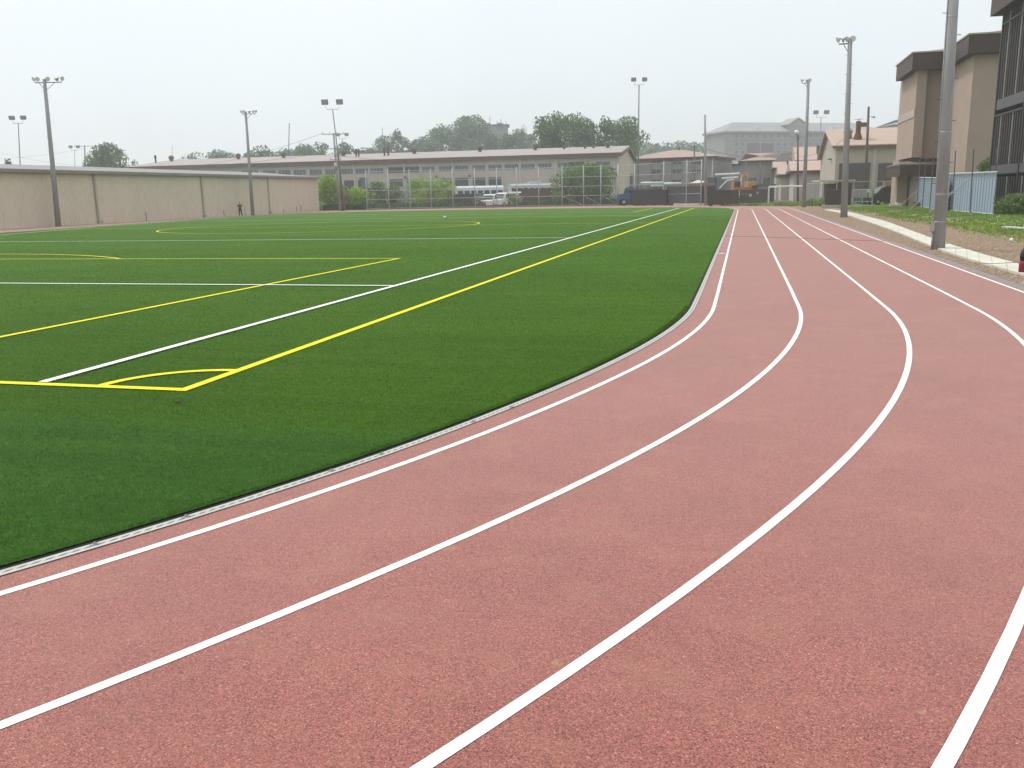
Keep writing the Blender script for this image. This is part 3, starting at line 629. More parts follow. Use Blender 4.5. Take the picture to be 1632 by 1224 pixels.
b = MB(); b.prism([out_*.6+Z*(z0-.44), fd*LL+out_*.6+Z*(z0-.44), fd*LL+inn*.2+Z*(z0-.4), inn*.2+Z*(z0-.4)], Z*.05); b.build('soffit', beige, t)
def facade_box(x0, x1, y0, y1, p0, n_out, ref):       # world rectangle on a facade from survey pixels
    a = plane_pt(x0, y1, p0, n_out); c_ = plane_pt(x1, y0, p0, n_out); return a, c_
def facade_window(parent, org, x0, x1, y0, y1, m_, p0, u, n_out, name='window', frame=True, dz=None, mull=3, proud=.04):
    a = plane_pt(x0, y1, p0, n_out); c_ = plane_pt(x1, y0, p0, n_out); ce = (a+c_)/2-org; wd = abs((c_-a).dot(u)); ht = abs(c_.z-a.z)
    b = MB(); b.box(ce+n_out*(proud/2), (wd, proud, ht), (u, n_out, Z)); o = b.build(name, m_, parent)
    if frame:
        f = MB(); t_ = .07
        for s_ in (-1,1):
            f.box(ce+Z*s_*(ht/2+t_/2)+n_out*(proud/2+.01), (wd+2*t_, proud+.03, t_), (u,n_out,Z)); f.box(ce+u*s_*(wd/2+t_/2)+n_out*(proud/2+.01), (t_, proud+.03, ht), (u,n_out,Z))
        for i in range(1, mull): f.box(ce+u*(wd*(i/mull-.5))+n_out*(proud+.008), (.05,.016,ht), (u,n_out,Z))
        f.build('frame', frame_m, o)
    return o
P0 = Rc+out_*.0
wins = [(240+x0/5.1, 240+x1/5.1) for x0, x1 in ((745,872),(917,1010),(1043,1140),(1167,1260),(1300,1392))]
wins += [(480+x0/5.829, 480+x1/5.829) for x0, x1 in ((85,190),(228,320),(372,485),(508,620),(645,760),(812,948),(965,1100),(1127,1240),(1282,1398),(1432,1550),(1590,1660))]
wins = [w_ for w_ in wins if w_[0] < 494 or w_[0] > 493][:]
wins2 = [(700+x0/5.829, 700+x1/5.829) for x0, x1 in ((20,115),(148,268),(310,427),(460,578),(612,733),(765,885),(920,1042),(1105,1187),(1202,1347),(1458,1585))]
allw = sorted(set([(round(a,1), round(c_,1)) for a, c_ in wins if a < 745]+[(round(a,1), round(c_,1)) for a, c_ in wins2 if a > 722]))
last = 0
for a, c_ in allw:
    if a < last: continue
    last = c_
    dark = (618 < a < 672) or (905 < a < 908)
    yt = 277.5-(a-315)*.0193 if a < 985 else 0          # head line of the upper row
    yt = 265.6-(a-620)*.0135 if a >= 495 else 271.6-(a-400)*.042*.6
    yt = min(268.2-(a-580)*.0285, 271.2-(a-430)*.012)
    facade_window(t, Rc, a, c_, yt-(1.0 if dark else 0), yt+8.0+(0.6 if dark else 0), dglass if dark else glass, P0, fd, out_, frame=True, mull=1 if dark else 4)
for k, (a, c_, y0) in enumerate(((549.5,564,287.5),(571.5,585.5,287),(622,641.7,285.6),(649.5,668.5,285.4),(703,720,284),(726,746,283.6),(754,773.5,283),(779.3,799,282.5))):
    facade_window(t, Rc, a, c_, y0, y0+17, mat('dark roller door', (.075,.078,.09), .5, var=.1), P0, fd, out_, name='roller_door', mull=1)
facade_window(t, Rc, 894, 903, 279, 303, MATS['dark roller door'], P0, fd, out_, name='roller_door', mull=1)
trim = mat('white downpipe', (.58,.57,.54), .6)
for a in (375,415,465,493,517.5,564.5,588.5,644.5,670,722,776,829,885.5,933.5,979):
    q = plane_pt(a, 280, P0, out_)-Rc; b = MB(); b.box(Vector((q.x,q.y,He/2-.2))+out_*.08, (.16,.12,He-.3), (fd,out_,Z)); b.build('downpipe', trim, t)
for a, y_ in ((647,283),(696,282),(749,280.5),(576,285.5)):
    q = plane_pt(a, y_, P0, out_)-Rc; b = MB(); b.tube([q, q+out_*.3+Z*.1, q+out_*.45], [.1,.22,.26], 8); b.build('wall_lamp', mat('dull lamp cowl', (.25,.22,.20), .5), t)
rv = mat('rusty brown vent', (.13,.085,.075), .7, var=.2)
def roof_at(px, back): 
    best = min(np.arange(0, LL, .25), key=lambda s_: abs(((lambda v: 816+FPX*v.dot(RT)/v.dot(FW))(Rc+fd*s_+inn*back+Z*9-CAM))-px)); return fd*best+inn*back+Z*(He+.4+sl_*back)
for a, s_ in ((274,1),(381,1),(453,1),(548.6,1),(660,1),(765,1),(853,1),(899.5,.55),(932.5,.55),(945,.5),(969,1)):
    q = roof_at(a, 11); b = MB(); b.tube([q-Z*.3, q+Z*.35*s_, q+Z*.45*s_, q+Z*.95*s_, q+Z*1.15*s_], [.30*s_,.30*s_,.48*s_,.50*s_,.2*s_], 12); b.build('roof_vent', rv, t)
for a in (236,244,568,571.8,613,620):
    q = roof_at(a, 8); b = MB(); b.tube([q-Z*.3, q+Z*.9, q+Z*.9, q+Z*1.45], [.16,.16,.22,.22], 8); b.build('flue', rv, t)
# flue pipe on the yellow gable
q = Rc-fd*.6+inn*18; b = MB(); o_ = q-Rc; b.tube([o_+Z*.1, o_+Z*4.6, o_+Z*4.9+inn*.5], .32, 8); b.tube([o_+Z*2.6, o_+Z*2.6-inn*4, o_+Z*1.2-inn*4], .2, 6); b.build('duct', dsteel, t)

# ---- chain link fence along the far side
cl, n, b_ = new_mat('chain link mesh'); L = n.links
gpn = n.nodes.new('ShaderNodeTexCoord').outputs['UV']; sp_ = n.nodes.new('ShaderNodeSeparateXYZ'); L.new(gpn, sp_.inputs[0])
d1 = mth(n, 'FRACT', mth(n, 'MULTIPLY', mth(n, 'ADD', sp_.outputs['X'], sp_.outputs['Y']), 14.)); d2 = mth(n, 'FRACT', mth(n, 'MULTIPLY', mth(n, 'SUBTRACT', sp_.outputs['X'], sp_.outputs['Y']), 14.))
wire = mth(n, 'MAXIMUM', mth(n, 'LESS_THAN', d1, .042), mth(n, 'LESS_THAN', d2, .042))
tb = n.nodes.new('ShaderNodeBsdfTransparent'); ms = n.nodes.new('ShaderNodeMixShader'); L.new(wire, ms.inputs[0]); L.new(tb.outputs[0], ms.inputs[1]); L.new(b_.outputs[0], ms.inputs[2])
oo = [x for x in n.nodes if x.type == 'OUTPUT_MATERIAL'][0]; L.new(ms.outputs[0], oo.inputs[0]); b_.inputs['Base Color'].default_value = (.38,.40,.40,1); b_.inputs['Roughness'].default_value = .6
def mesh_panel(name, a, c_, z0, z1, parent, org, m_=cl):
    me = quick(name, m_, [a-org+Z*z0, c_-org+Z*z0, c_-org+Z*z1, a-org+Z*z1], [(0,1,2,3)], parent); uv = me.data.uv_layers.new(name='UVMap'); l_ = (c_-a).length
    for i, q in enumerate(((0,z0),(l_,z0),(l_,z1),(0,z1))): uv.data[i].uv = q
    return me
fp = [(585,333.5),(620.3,333.2),(654,332.6),(687.6,332.1),(722,331.8),(757.4,331.4),(792.3,330.8),(823.9,330.4),(858.7,330.2),(896,329.6),(930,329.1),(957.5,328.8),(985,328.3),(1011,327.4),(1057,326.8),(1093.7,326.4),(1117,326)]
fD = [133.5,133,132.6,132.3,132,131.6,131,130.6,130,129.4,128.8,128.2,127.5,125,120,116,113.5]
pts = [XY(x, d_) for (x, y), d_ in zip(fp, fD)]
t = thing('chain_link_fence', 'tall galvanised chain link fence of five rails along the far track bend', 'fence', pts[0])
galv = mat('galvanised tube', (.42,.46,.48), .6, metal=0., var=.08)
HFn = 5.6
for i, p in enumerate(pts):
    b = MB(); r_ = .062 if i not in (12,) else .10; b.tube([p-pts[0]-Z*.1, p-pts[0]+Z*HFn], r_*1.15, 8); b.tube([p-pts[0]+Z*HFn, p-pts[0]+Z*(HFn+.12)], [r_*1.3,.02], 8); b.build('post', galv, t, True)
for z in (.16, 1.45, 2.75, 4.05, 5.45):
    b = MB(); b.tube([p-pts[0]+Z*z for p in pts], .030, 6); b.build('rail', galv, t)
for i in range(len(pts)-1): mesh_panel('mesh_panel', pts[i], pts[i+1], .05, 5.45, t, pts[0])
b = MB(); 
for i in (9,10,11): b.tube([pts[i]-pts[0]+Z*1.5, pts[i+1]-pts[0]+Z*.1], .03, 5)
b.build('brace', galv, t)
b = MB(); p0_, p1_ = P(1075, 325, 117), P(1145, 325, 112); p0_.z = p1_.z = 0; dd = (p1_-p0_).normalized(); b.box((p0_+p1_)/2+Z*.12, ((p1_-p0_).length,.4,.24), (dd, Vector((-dd.y,dd.x,0)), Z))
tag(b.build('concrete_kerb_block', mat('white concrete', (.62,.62,.58), .8)), 'long low white concrete kerb block under the right end of the fence', 'kerb block')
# ================================================================== trees, shrubs
bark = mat('grey bark', (.13,.11,.09), .9, var=.3, scale=6)
def crown_mesh(name, m, lobes, count, leaf, parent, seed, fill_=.35):
    r = np.random.default_rng(seed); vol = np.array([l[3]*l[4]*l[5] for l in lobes]); idx = r.choice(len(lobes), count, p=vol/vol.sum())
    lb = np.array(lobes)[idx]; d = r.normal(size=(count,3)); d /= np.linalg.norm(d, axis=1)[:,None]
    rad = np.where(r.uniform(size=count) < fill_, r.uniform(.2,1,count), r.uniform(.82,1.12,count)); c = lb[:,:3]+d*lb[:,3:6]*rad[:,None]
    u = r.normal(size=(count,3)); u /= np.linalg.norm(u, axis=1)[:,None]; v = np.cross(u, r.normal(size=(count,3))); v /= np.linalg.norm(v, axis=1)[:,None]
    s_ = leaf*r.uniform(.5,1.3,count)[:,None]; q = np.empty((count,4,3)); q[:,0] = c-u*s_; q[:,1] = c-v*s_*.6; q[:,2] = c+u*s_; q[:,3] = c+v*s_*.6
    q[:,:,2] = np.maximum(q[:,:,2], 0.02)
    me = bpy.data.meshes.new(name); me.vertices.add(4*count); me.vertices.foreach_set('co', q.astype(np.float32).ravel())
    me.loops.add(4*count); me.loops.foreach_set('vertex_index', np.arange(4*count, dtype=np.int32)); me.polygons.add(count)
    me.polygons.foreach_set('loop_start', np.arange(0,4*count,4,dtype=np.int32)); me.polygons.foreach_set('loop_total', np.full(count,4,np.int32))
    me.materials.append(m); me.update(); me.validate(); o = bpy.data.objects.new(name, me); C.objects.link(o); o.parent = parent; return o
seedc = [100]
def tree(label, px0, px1, top_py, D, m, group, cat='tree', name='tree', dens=1., low=.28, zb=0., nl=None, leafpx=1.3, shape=1., stretch=1.):
    seedc[0] += 1; r = np.random.default_rng(seedc[0]); pxc = (px0+px1)/2; base = XY(pxc, D); base.z = zb
    H = zpx(base, top_py)-zb; Wd = (px1-px0)*D/FPX; t = thing(name, label, cat, base, 0, group)
    nl = nl or int(max(16, min(44, 18*Wd/max(H*.6,1)))); lobes = []; c0 = H*low
    for i in range(nl):
        f = r.uniform(0, 1); z = c0+(H-c0)*(.10+.80*f); env = (1-max(0, (f-.5)/.62)**2.4)*min(1, .55+f*1.2)*shape
        a = r.uniform(0, 6.28); rr = min(Wd, H-c0)*r.uniform(.15,.27); q = max(.05, Wd*.56*env-rr*.45)*r.uniform(0,1)**.4
        lobes.append((q*math.cos(a), q*math.sin(a), min(z, H-rr*.85), rr*1.15, rr*1.15, rr*stretch*r.uniform(.8,1.1)))
    ml_ = min(Wd, H-c0); lobes.append((r.uniform(-.1,.1)*Wd, 0, H-ml_*.2, ml_*.2, ml_*.2, ml_*.2)); lobes.append((0, 0, (c0+H)*.5, Wd*.3, Wd*.3, (H-c0)*.36))
    leaf = max(.10, leafpx*D/886*.95); area = Wd*(H-c0)*.75
    cnt = int(min(16000, dens*area/(leaf*leaf)*6.))
    crown_mesh('crown', m, lobes, cnt, leaf, t, seedc[0])
    b = MB(); rt = max(.05, H*.022)
    if H > 3:
        b.tube([(0,0,-.1),(rt*.5,0,H*.35),(0,0,H*.75)], [rt*1.3,rt,rt*.3], 8)
        for k in range(4):
            l = lobes[k]; z0 = H*r.uniform(.25,.45); b.tube([(0,0,z0),(l[0]*.5,l[1]*.5,(z0+l[2])/2+.1*H),(l[0],l[1],l[2])], [rt*.6,rt*.4,rt*.12], 6)
    else:
        for k in range(4): l = lobes[k]; b.tube([(0,0,-.05),(l[0]*.6,l[1]*.6,l[2]*.6),(l[0],l[1],l[2])], [rt,rt*.7,rt*.2], 5)
    b.build('trunk' if H > 3 else 'stem', bark, t)
    return t
Lg = leaf_mat('mid green leaves', (.12,.20,.055), .5, .35); Ly = leaf_mat('fresh yellow green leaves', (.27,.40,.06), .5, .5)
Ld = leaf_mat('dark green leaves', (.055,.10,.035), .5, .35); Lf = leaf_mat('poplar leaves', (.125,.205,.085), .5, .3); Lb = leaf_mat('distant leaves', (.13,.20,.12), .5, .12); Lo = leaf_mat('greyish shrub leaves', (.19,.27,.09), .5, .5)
FS = 'shrubs growing by the chain link fence'; HT = 'hazy trees behind the long roof'
sh = lambda *a, **k: tree(*a, cat='shrub', name='shrub', low=.02, **k)
sh('big fresh green shrub touching the end corner of the warehouse', 500, 553, 281, 136, Ly, FS, dens=1.2)
sh('lower bushy green shrub right of the leaning utility poles', 543, 589, 298, 136, Ly, FS, dens=1.2)
sh('small shrub inside the fence by the first tall posts', 585, 620, 289, 139, Lo, FS)
sh('narrow shrub before the white board behind the fence', 618, 645, 291, 139, Lo, FS)
sh('broad leafy shrub behind the fence right of the white board', 648, 727, 282, 138, Ly, FS, dens=1.1)
sh('low green shrub at the left foot of the broad leafy one', 700, 735, 313, 136, Lo, FS)
sh('largest dense green shrub behind the fence before the long building', 888, 990, 262, 136, Lg, FS, dens=1.15)
sh('yellow-topped bush rising out of the largest shrub behind the fence', 905, 952, 263, 137.5, Ly, FS, dens=.6)
sh('low shrub before the brown container behind the fence', 874, 900, 297, 135, Lo, FS)
sh('small green shrub between two white vans behind the fence', 812, 832, 309, 134, Lo, FS)
sh('small bright shrub left of the blue truck', 984, 1001, 313, 130, Ly, FS)
# hazy wooded rise
hill = mat('wooded rise', (.075,.11,.05), .95, var=.3, scale=.03, world=True)
def hill_sheet(pts, name='hill'):
    vs, fs = [], []; nn = len(pts)
    for (px, D_, h) in pts:
        p = XY(px, D_); b0 = XY(px, D_-60); b1 = XY(px, D_+120); vs += [(b0.x,b0.y,-.5),((b0.x+p.x)/2,(b0.y+p.y)/2,h*.55),(p.x,p.y,h),(b1.x,b1.y,-.5)]
    for i in range(nn-1): fs += [(4*i+k, 4*i+4+k, 4*i+5+k, 4*i+1+k) for k in range(3)]
    return tag(quick(name, hill, vs, fs), kind='structure')
hill_sheet([(200,420,.5),(300,420,4),(420,400,8),(540,400,9),(640,390,12),(740,380,15),(800,390,17),(860,400,13),(1000,420,9),(1160,430,10),(1300,430,8),(1500,440,4)])
def zh(px): return float(np.interp(px, [200,300,420,540,640,740,800,860,1000,1160], [.5,3,6,7,9,12,14,10,7,8]))*.8
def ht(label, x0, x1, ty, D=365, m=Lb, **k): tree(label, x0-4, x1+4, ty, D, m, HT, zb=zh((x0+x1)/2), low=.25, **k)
ht('faint low spreading tree farthest left behind the long roof', 292, 338, 243, 300)
ht('faint pale tree just left of the second floodlight pole', 330, 378, 240, 300)
ht('rounded hazy tree partly behind the second floodlight pole', 388, 415, 244, 270)
ht('hazy tree with a domed crown right of the second floodlight pole', 410, 447, 232, 270)
ht('low hazy tree beneath the lone thin mast', 444, 478, 240, 330)
ht('hazy tree left of the concrete utility pole', 474, 505, 231, 300)
ht('taller hazy tree touching the concrete utility pole', 500, 532, 227, 300)
ht('hazy tree directly behind the timber utility pole', 540, 568, 229, 300)
ht('small low tree in front of the flat hazy roof', 582, 612, 236, 320)
ht('airy upright tree beside the thin antenna mast', 606, 632, 216, 340, dens=.7)
ht('airy tree with a split top right of the antenna mast', 626, 648, 205, 340, dens=.6)
ht('dark hazy tree low on the wooded rise', 640, 664, 222, 340)
ht('second dark hazy tree on the wooded rise', 660, 690, 218, 340)
ht('broad hazy tree left of the tallest rounded one', 685, 732, 202, 350)
ht('low pale bush-like tree in front of the wooded rise', 676, 712, 223, 310)
ht('tallest rounded hazy tree crowning the wooded rise', 727, 778, 186, 345, dens=1.3)
ht('hazy tree below the square building on the rise', 770, 802, 213, 335)
ht('hazy tree right of the square building on the rise', 798, 822, 213, 335)
ht('low hazy tree filling the foot of the rise', 740, 775, 222, 330)
ht('hazy tree at the right foot of the rise', 815, 842, 207, 350)
ht('low hazy tree left of the feathery green pair', 835, 858, 214, 380)
PT = 'feathery green trees behind the long building'
tree('feathery green tree forming the left shoulder of the clump behind the long building', 846, 888, 185, 215, Lf, PT, low=.42, dens=.9, stretch=1.1)
tree('feathery green tree with the highest top left in the clump', 868, 912, 178, 218, Lf, PT, low=.42, dens=.8, stretch=1.2)
tree('feathery green tree with an airy crown beside the clump gap', 895, 947, 179, 214, Lf, PT, low=.42, dens=.8, stretch=1.2)
tree('feathery green tree filling the low dip in the clump', 926, 966, 196, 216, Lf, PT, low=.42, dens=.7)
tree('feathery green tree with a rounded top right of the dip', 944, 989, 185, 213, Lf, PT, low=.42, dens=.85, stretch=1.1)
tree('feathery green tree ending the clump beside the tall slim mast', 970, 1022, 187, 216, Lf, PT, low=.42, dens=.95, stretch=1.1)
tree('low dark tree between long building and hip-roofed grey building', 1004, 1020, 232, 188, Lg, PT, low=.05)
tree('round grey-green tree standing behind the warehouse roof', 143, 206, 229, 200, Lg, 'trees behind the warehouse', low=.05, dens=1.2)
tree('tiny dark treetop above the warehouse roof by the slim mast', 12, 34, 253, 160, Ld, 'trees behind the warehouse', low=.05)
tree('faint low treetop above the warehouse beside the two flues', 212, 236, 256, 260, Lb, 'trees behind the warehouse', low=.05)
# far line of wood, one hazy mass
def wood_mass():
    r = np.random.default_rng(44); lobes = []
    for i in range(90):
        px = 1010+i*1.9+r.uniform(-2,2); p = XY(px, 430+r.uniform(-15,15)); tp = zpx(p, 231+r.uniform(-6,5)); rr = r.uniform(2.5,4.5)
        lobes.append((p.x,p.y,tp-rr,rr,rr,rr)); lobes.append((p.x,p.y,tp-rr*2.6,rr*1.3,rr,rr*1.2)); lobes.append((p.x,p.y,tp-rr*4.2,rr*1.4,rr,rr*1.4))
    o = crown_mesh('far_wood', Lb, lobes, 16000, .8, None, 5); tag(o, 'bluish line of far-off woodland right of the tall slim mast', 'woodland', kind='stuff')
wood_mass()

# ================================================================== buildings in the middle distance
def window_on(parent, org, ce, u, n_out, wd, ht_, m_=glass, name='window', mull=2, frame=True, proud=.05):
    b = MB(); b.box(ce+n_out*(proud/2), (wd, proud, ht_), (u, n_out, Z)); o = b.build(name, m_, parent)
    if frame:
        f = MB(); t_ = .09
        for s_ in (-1,1):
            f.box(ce+Z*s_*(ht_/2+t_/2)+n_out*(proud/2+.01), (wd+2*t_, proud+.03, t_), (u,n_out,Z)); f.box(ce+u*s_*(wd/2+t_/2)+n_out*(proud/2+.01), (t_, proud+.03, ht_), (u,n_out,Z))
        for i in range(1, mull): f.box(ce+u*(wd*(i/mull-.5))+n_out*(proud+.008), (.06,.016,ht_), (u,n_out,Z))
        f.build('frame', frame_m, o)
    return o
tile = mat('reddish roof sheet', (.35,.26,.215), .75, var=.08, scale=.4)
greywall = mat('grey beige wall', (.27,.255,.24), .85, var=.08, scale=.5)
def hip_house(label, x0, x1, D0, depth, eave_py, ridge_py, wallm, roofm, name='house', ridge_in=.5, fascia=brown, D1=None, hip0=True, hip1=True, axis=False):
    """box house whose front wall runs between two survey columns, hipped or gabled roof"""
    a = XY(x0, D0); b_ = XY(x1, D1 or D0); u = (b_-a).normalized(); n_in = Vector((-u.y, u.x, 0)); 
    if n_in.dot(HF) < 0: n_in = -n_in
    if axis:
        u = Vector((1,0,0)); n_in = Vector((0,1,0)); k = min(np.arange(.5, 40, .05), key=lambda s_: abs(((lambda v: 816+FPX*v.dot(RT)/v.dot(FW))(a+u*s_+Z*2-CAM))-x1)); b_ = a+u*float(k)
    W = (b_-a).length; He_ = zpx(a.lerp(b_, .5), eave_py); Hr_ = zpx(a.lerp(b_, .5)+n_in*depth/2, ridge_py)
    t = thing(name, label, 'house' if name == 'house' else 'building', a); o = -n_in
    m_ = MB(); m_.prism([Z*-.1, u*W-Z*.1, u*W+n_in*depth-Z*.1, n_in*depth-Z*.1], Z*(He_+.05)); 
    k0 = depth*ridge_in if hip0 else 0; k1 = depth*ridge_in if hip1 else 0
    if not hip0: m_.prism([n_in*.02+Z*He_, n_in*(depth-.02)+Z*He_, n_in*depth/2+Z*(Hr_-.1)], u*.2)
    if not hip1: m_.prism([u*W+n_in*.02+Z*He_, u*W+n_in*(depth-.02)+Z*He_, u*W+n_in*depth/2+Z*(Hr_-.1)], -u*.2)
    m_.build('wall', wallm, t)
    ov = .6; e = [-u*ov+o*ov, u*(W+ov)+o*ov, u*(W+ov)+n_in*(depth+ov), -u*ov+n_in*(depth+ov)]; r0_ = u*(k0-(0 if hip0 else ov))+n_in*depth/2; r1_ = u*(W-k1+(0 if hip1 else ov))+n_in*depth/2
    vs = [q+Z*(He_+.1) for q in e]+[r0_+Z*Hr_, r1_+Z*Hr_]+[q+Z*(He_-.02) for q in e]
    m_ = MB(); m_.add(vs, [(0,1,5,4),(1,2,5),(2,3,4,5),(3,0,4),(6,9,8,7)]); m_.build('roof', roofm, t)
    m_ = MB()
    for i in range(4): p_, q_ = e[i], e[(i+1) % 4]; m_.prism([p_+Z*(He_-.25), q_+Z*(He_-.25), q_+Z*(He_+.12), p_+Z*(He_+.12)], ((p_+q_)/2-(e[0]+e[2])/2).normalized()*.06)
    m_.build('fascia', fascia, t)
    return t, a, u, o, W, He_, Hr_
t, a, u, o, W, He_, Hr_ = hip_house('grey two-storey building with reddish hip roof right of the long building', 990, 1136, 187, 14, 252.5, 239, greywall, tile, name='hip_roofed_building', D1=178, ridge_in=.6)
for x in (1046, 1079, 1110):
    for y0, y1 in ((257,262),(270,277),(286,290)):
        c_ = plane_pt(x, (y0+y1)/2, a, o)-a; window_on(t, a, c_, u, o, 2.1, (y1-y0)*.128, dglass, frame=True)
for x in (1038,1054,1071,1087,1102,1120): c_ = plane_pt(x, 270, a, o)-a; b = MB(); b.box(Vector((c_.x,c_.y,He_/2))+o*.06, (.25,.12,He_-.1), (u,o,Z)); b.build('pilaster', mat('grey pilaster', (.20,.19,.185), .8), t)
q = plane_pt(1137.5, 280, a, o)-a; b = MB(); b.box(u*(W-.2)+o*.1+Z*He_/2, (.2,.2,He_), (u,o,Z)); b.build('downpipe', trim, t)
c_ = u*(W*.52)-o*7+Z*Hr_; b = MB(); b.tube([c_-Z*.4, c_+Z*.5], .25, 8); b.build('roof_vent', rv, t)
# hip house, dark house and sheds
t, a, u, o, W, He_, Hr_ = hip_house('grey hip-roofed house behind the orange excavator', 1180, 1240, 178, 9, 256.5, 244, greywall, tile, D1=172, ridge_in=.7, axis=True)
for x in (1200, 1222): c_ = plane_pt(x, 288, a, o)-a; window_on(t, a, c_, u, o, 1.3, 1.2, dglass)
hip_house('low grey hip-roofed annex left of the excavator house', 1158, 1183, 200, 7, 262, 257, greywall, mat('grey roof sheet', (.25,.25,.25), .7), D1=200, axis=True)
hip_house('dark-roofed house between excavator house and brown-roofed sheds', 1236, 1272, 170, 10, 258, 243, mat('dark grey wall', (.16,.15,.15), .8), mat('dark slate roof', (.085,.08,.085), .7), D1=165, ridge_in=.1, axis=True)  # dark house, walls in a dark grey
shedw = mat('beige shed wall', (.47,.415,.355), .85, var=.06, scale=.4)
shedr = mat('pinkish brown sheet roof', (.42,.31,.26), .7, var=.05, scale=.4)
hip_house('smallest brown-roofed beige shed at the left of the shed row', 1244, 1259, 150, 10, 279, 264, shedw, shedr, D1=148, hip0=False, hip1=False, name='shed', axis=True)
hip_house('tiny shed with a pinkish gable behind the smallest shed', 1236, 1248, 164, 12, 268, 257, shedw, shedr, hip0=False, hip1=False, name='shed', axis=True)
hip_house('tall brown-roofed shed behind the middle shed with a black flue', 1270, 1312, 160, 16, 256, 234, shedw, shedr, hip0=False, hip1=False, name='shed', axis=True)
s4 = hip_house('middle brown-roofed beige shed next to the big garage', 1264, 1309, 136, 13, 273, 256, shedw, shedr, D1=134, hip0=False, hip1=False, name='shed', axis=True)
# flue on tall shed
p = XY(1300.5, 150); z1 = zpx(p, 232); z0 = zpx(p, 258); b = MB(); b.tube([p+Z*z0, p+Z*(z1-1.2), p+Z*(z1-1.2), p+Z*z1], [.16,.16,.32,.32], 8)
o_ = b.build('flue', dsteel, s4[0]); o_.matrix_parent_inverse = Matrix.Translation(-s4[1])
# big garage with the brown roof
F0 = XY(1328.5, 110); F1 = XY(1328.5, 110); u = Vector((1,.0,0)); E_ = zpx(F0, 233.5); o = Vector((0,-1,0)); n_in = -o; Wg = 14.
t = thing('garage', 'big beige garage with brown sheet roof and two dark roller doors', 'garage', F0)
ap = n_in*7.0; apz = None
# find distance behind the front wall where the gable peak and back eave show
def findy(px): return min(np.arange(0, 60, .1), key=lambda s_: abs(((lambda v: 816+FPX*v.dot(RT)/v.dot(FW))(F0+n_in*s_+Z*8-CAM))-px))
ya = findy(1320.5); yb = findy(1309.5); za = zpx(F0+n_in*ya, 208.5); zb_ = zpx(F0+n_in*yb, 255)
b = MB(); b.prism([Z*-.1, u*Wg-Z*.1, u*Wg+Z*E_, Z*E_], n_in*.25); b.prism([n_in*.25-Z*.1, n_in*yb-Z*.1, n_in*yb+Z*(zb_-.1), n_in*ya+Z*(za-.15), n_in*.25+Z*E_], u*.25); b.build('wall', shedw, t)
b = MB(); A_ = -u*.45
b.prism([A_+o*.5+Z*(E_-.05), A_+n_in*ya+Z*za, A_+n_in*ya+Z*(za+.15), A_+o*.5+Z*(E_+.1)], u*(Wg+.45)); b.prism([A_+n_in*ya+Z*za, A_+n_in*(yb+.5)+Z*zb_, A_+n_in*(yb+.5)+Z*(zb_+.15), A_+n_in*ya+Z*(za+.15)], u*(Wg+.45))
b.build('roof', mat('warm brown sheet roof', (.42,.315,.255), .7, var=.04, scale=.4), t)
b = MB(); b.prism([A_+o*.53+Z*(E_-.22), u*Wg+o*.53+Z*(E_-.22), u*Wg+o*.53+Z*(E_-.02), A_+o*.53+Z*(E_-.02)], o*.1); b.build('gutter', mat('brown gutter', (.17,.10,.075), .6), t)
b = MB(); b.prism([A_+o*.5+Z*(E_-.12), A_+n_in*ya+Z*(za-.1), A_+n_in*ya+Z*(za+.17), A_+o*.5+Z*(E_+.13)], -u*.08); b.prism([A_+n_in*ya+Z*(za-.1), A_+n_in*yb+Z*(zb_-.1), A_+n_in*yb+Z*(zb_+.15), A_+n_in*ya+Z*(za+.17)], -u*.08); b.build('bargeboard', mat('pale bargeboard', (.50,.40,.34), .7), t)
for x0, x1 in ((1335.5,1387.5),(1397.5,1437)):
    facade_window(t, F0, x0, x1, 259.5, 300, mat('dark brown roller door', (.105,.085,.085), .6, var=.05, scale=3), F0, u, o, name='roller_door', mull=1)
for x_ in (1391.5, 1394): q = plane_pt(x_, 270, F0, o)-F0; b = MB(); b.box(Vector((q.x,q.y,E_/2-.15))+o*.1, (.12,.1,E_-.3), (u,o,Z)); b.build('downpipe', trim, t)
b = MB(); q = n_in*(ya*.5)+Z*(E_-1.3)-u*.2; b.box(q, (.4,1.0,.12)); b.build('wall_hood', dsteel, t)
def roofz(s_): return E_+(za-E_)*s_/ya
q = plane_pt(1357.5, 222, F0, o)-F0; q = u*q.x*1.03+n_in*ya*.38; q.z = roofz(ya*.38); b = MB(); b.tube([q-Z*.2, q+Z*.8, q+Z*.8, q+Z*1.15, q+Z*1.15, q+Z*1.35], [.42,.36,.5,.5,.3,.3], 12); b.build('roof_vent', steel, t, True)
red = mat('rust red chimney', (.14,.055,.045), .7, var=.2)
q = plane_pt(1371.5, 222, F0, o)-F0; q = u*q.x*1.02+n_in*ya*.30; q.z = roofz(ya*.3); b = MB()
b.tube([q-Z*.2, q+Z*.35, q+Z*.9, q+Z*.9, q+Z*2.3], [.6,.5,.34,.3,.3], 12); ch = b.build('chimney', red, t)
b = MB(); b.tube([q+Z*1.9, q+Z*1.9+u*1.1+n_in*.3], .27, 10); b.build('chimney_elbow', red, ch); b = MB(); b.tube([q+Z*2.3, q+Z*2.6], .06, 6); b.tube([q+Z*2.55, q+Z*2.75], [.65,.05], 12); b.build('chimney_cap', lampm, ch)
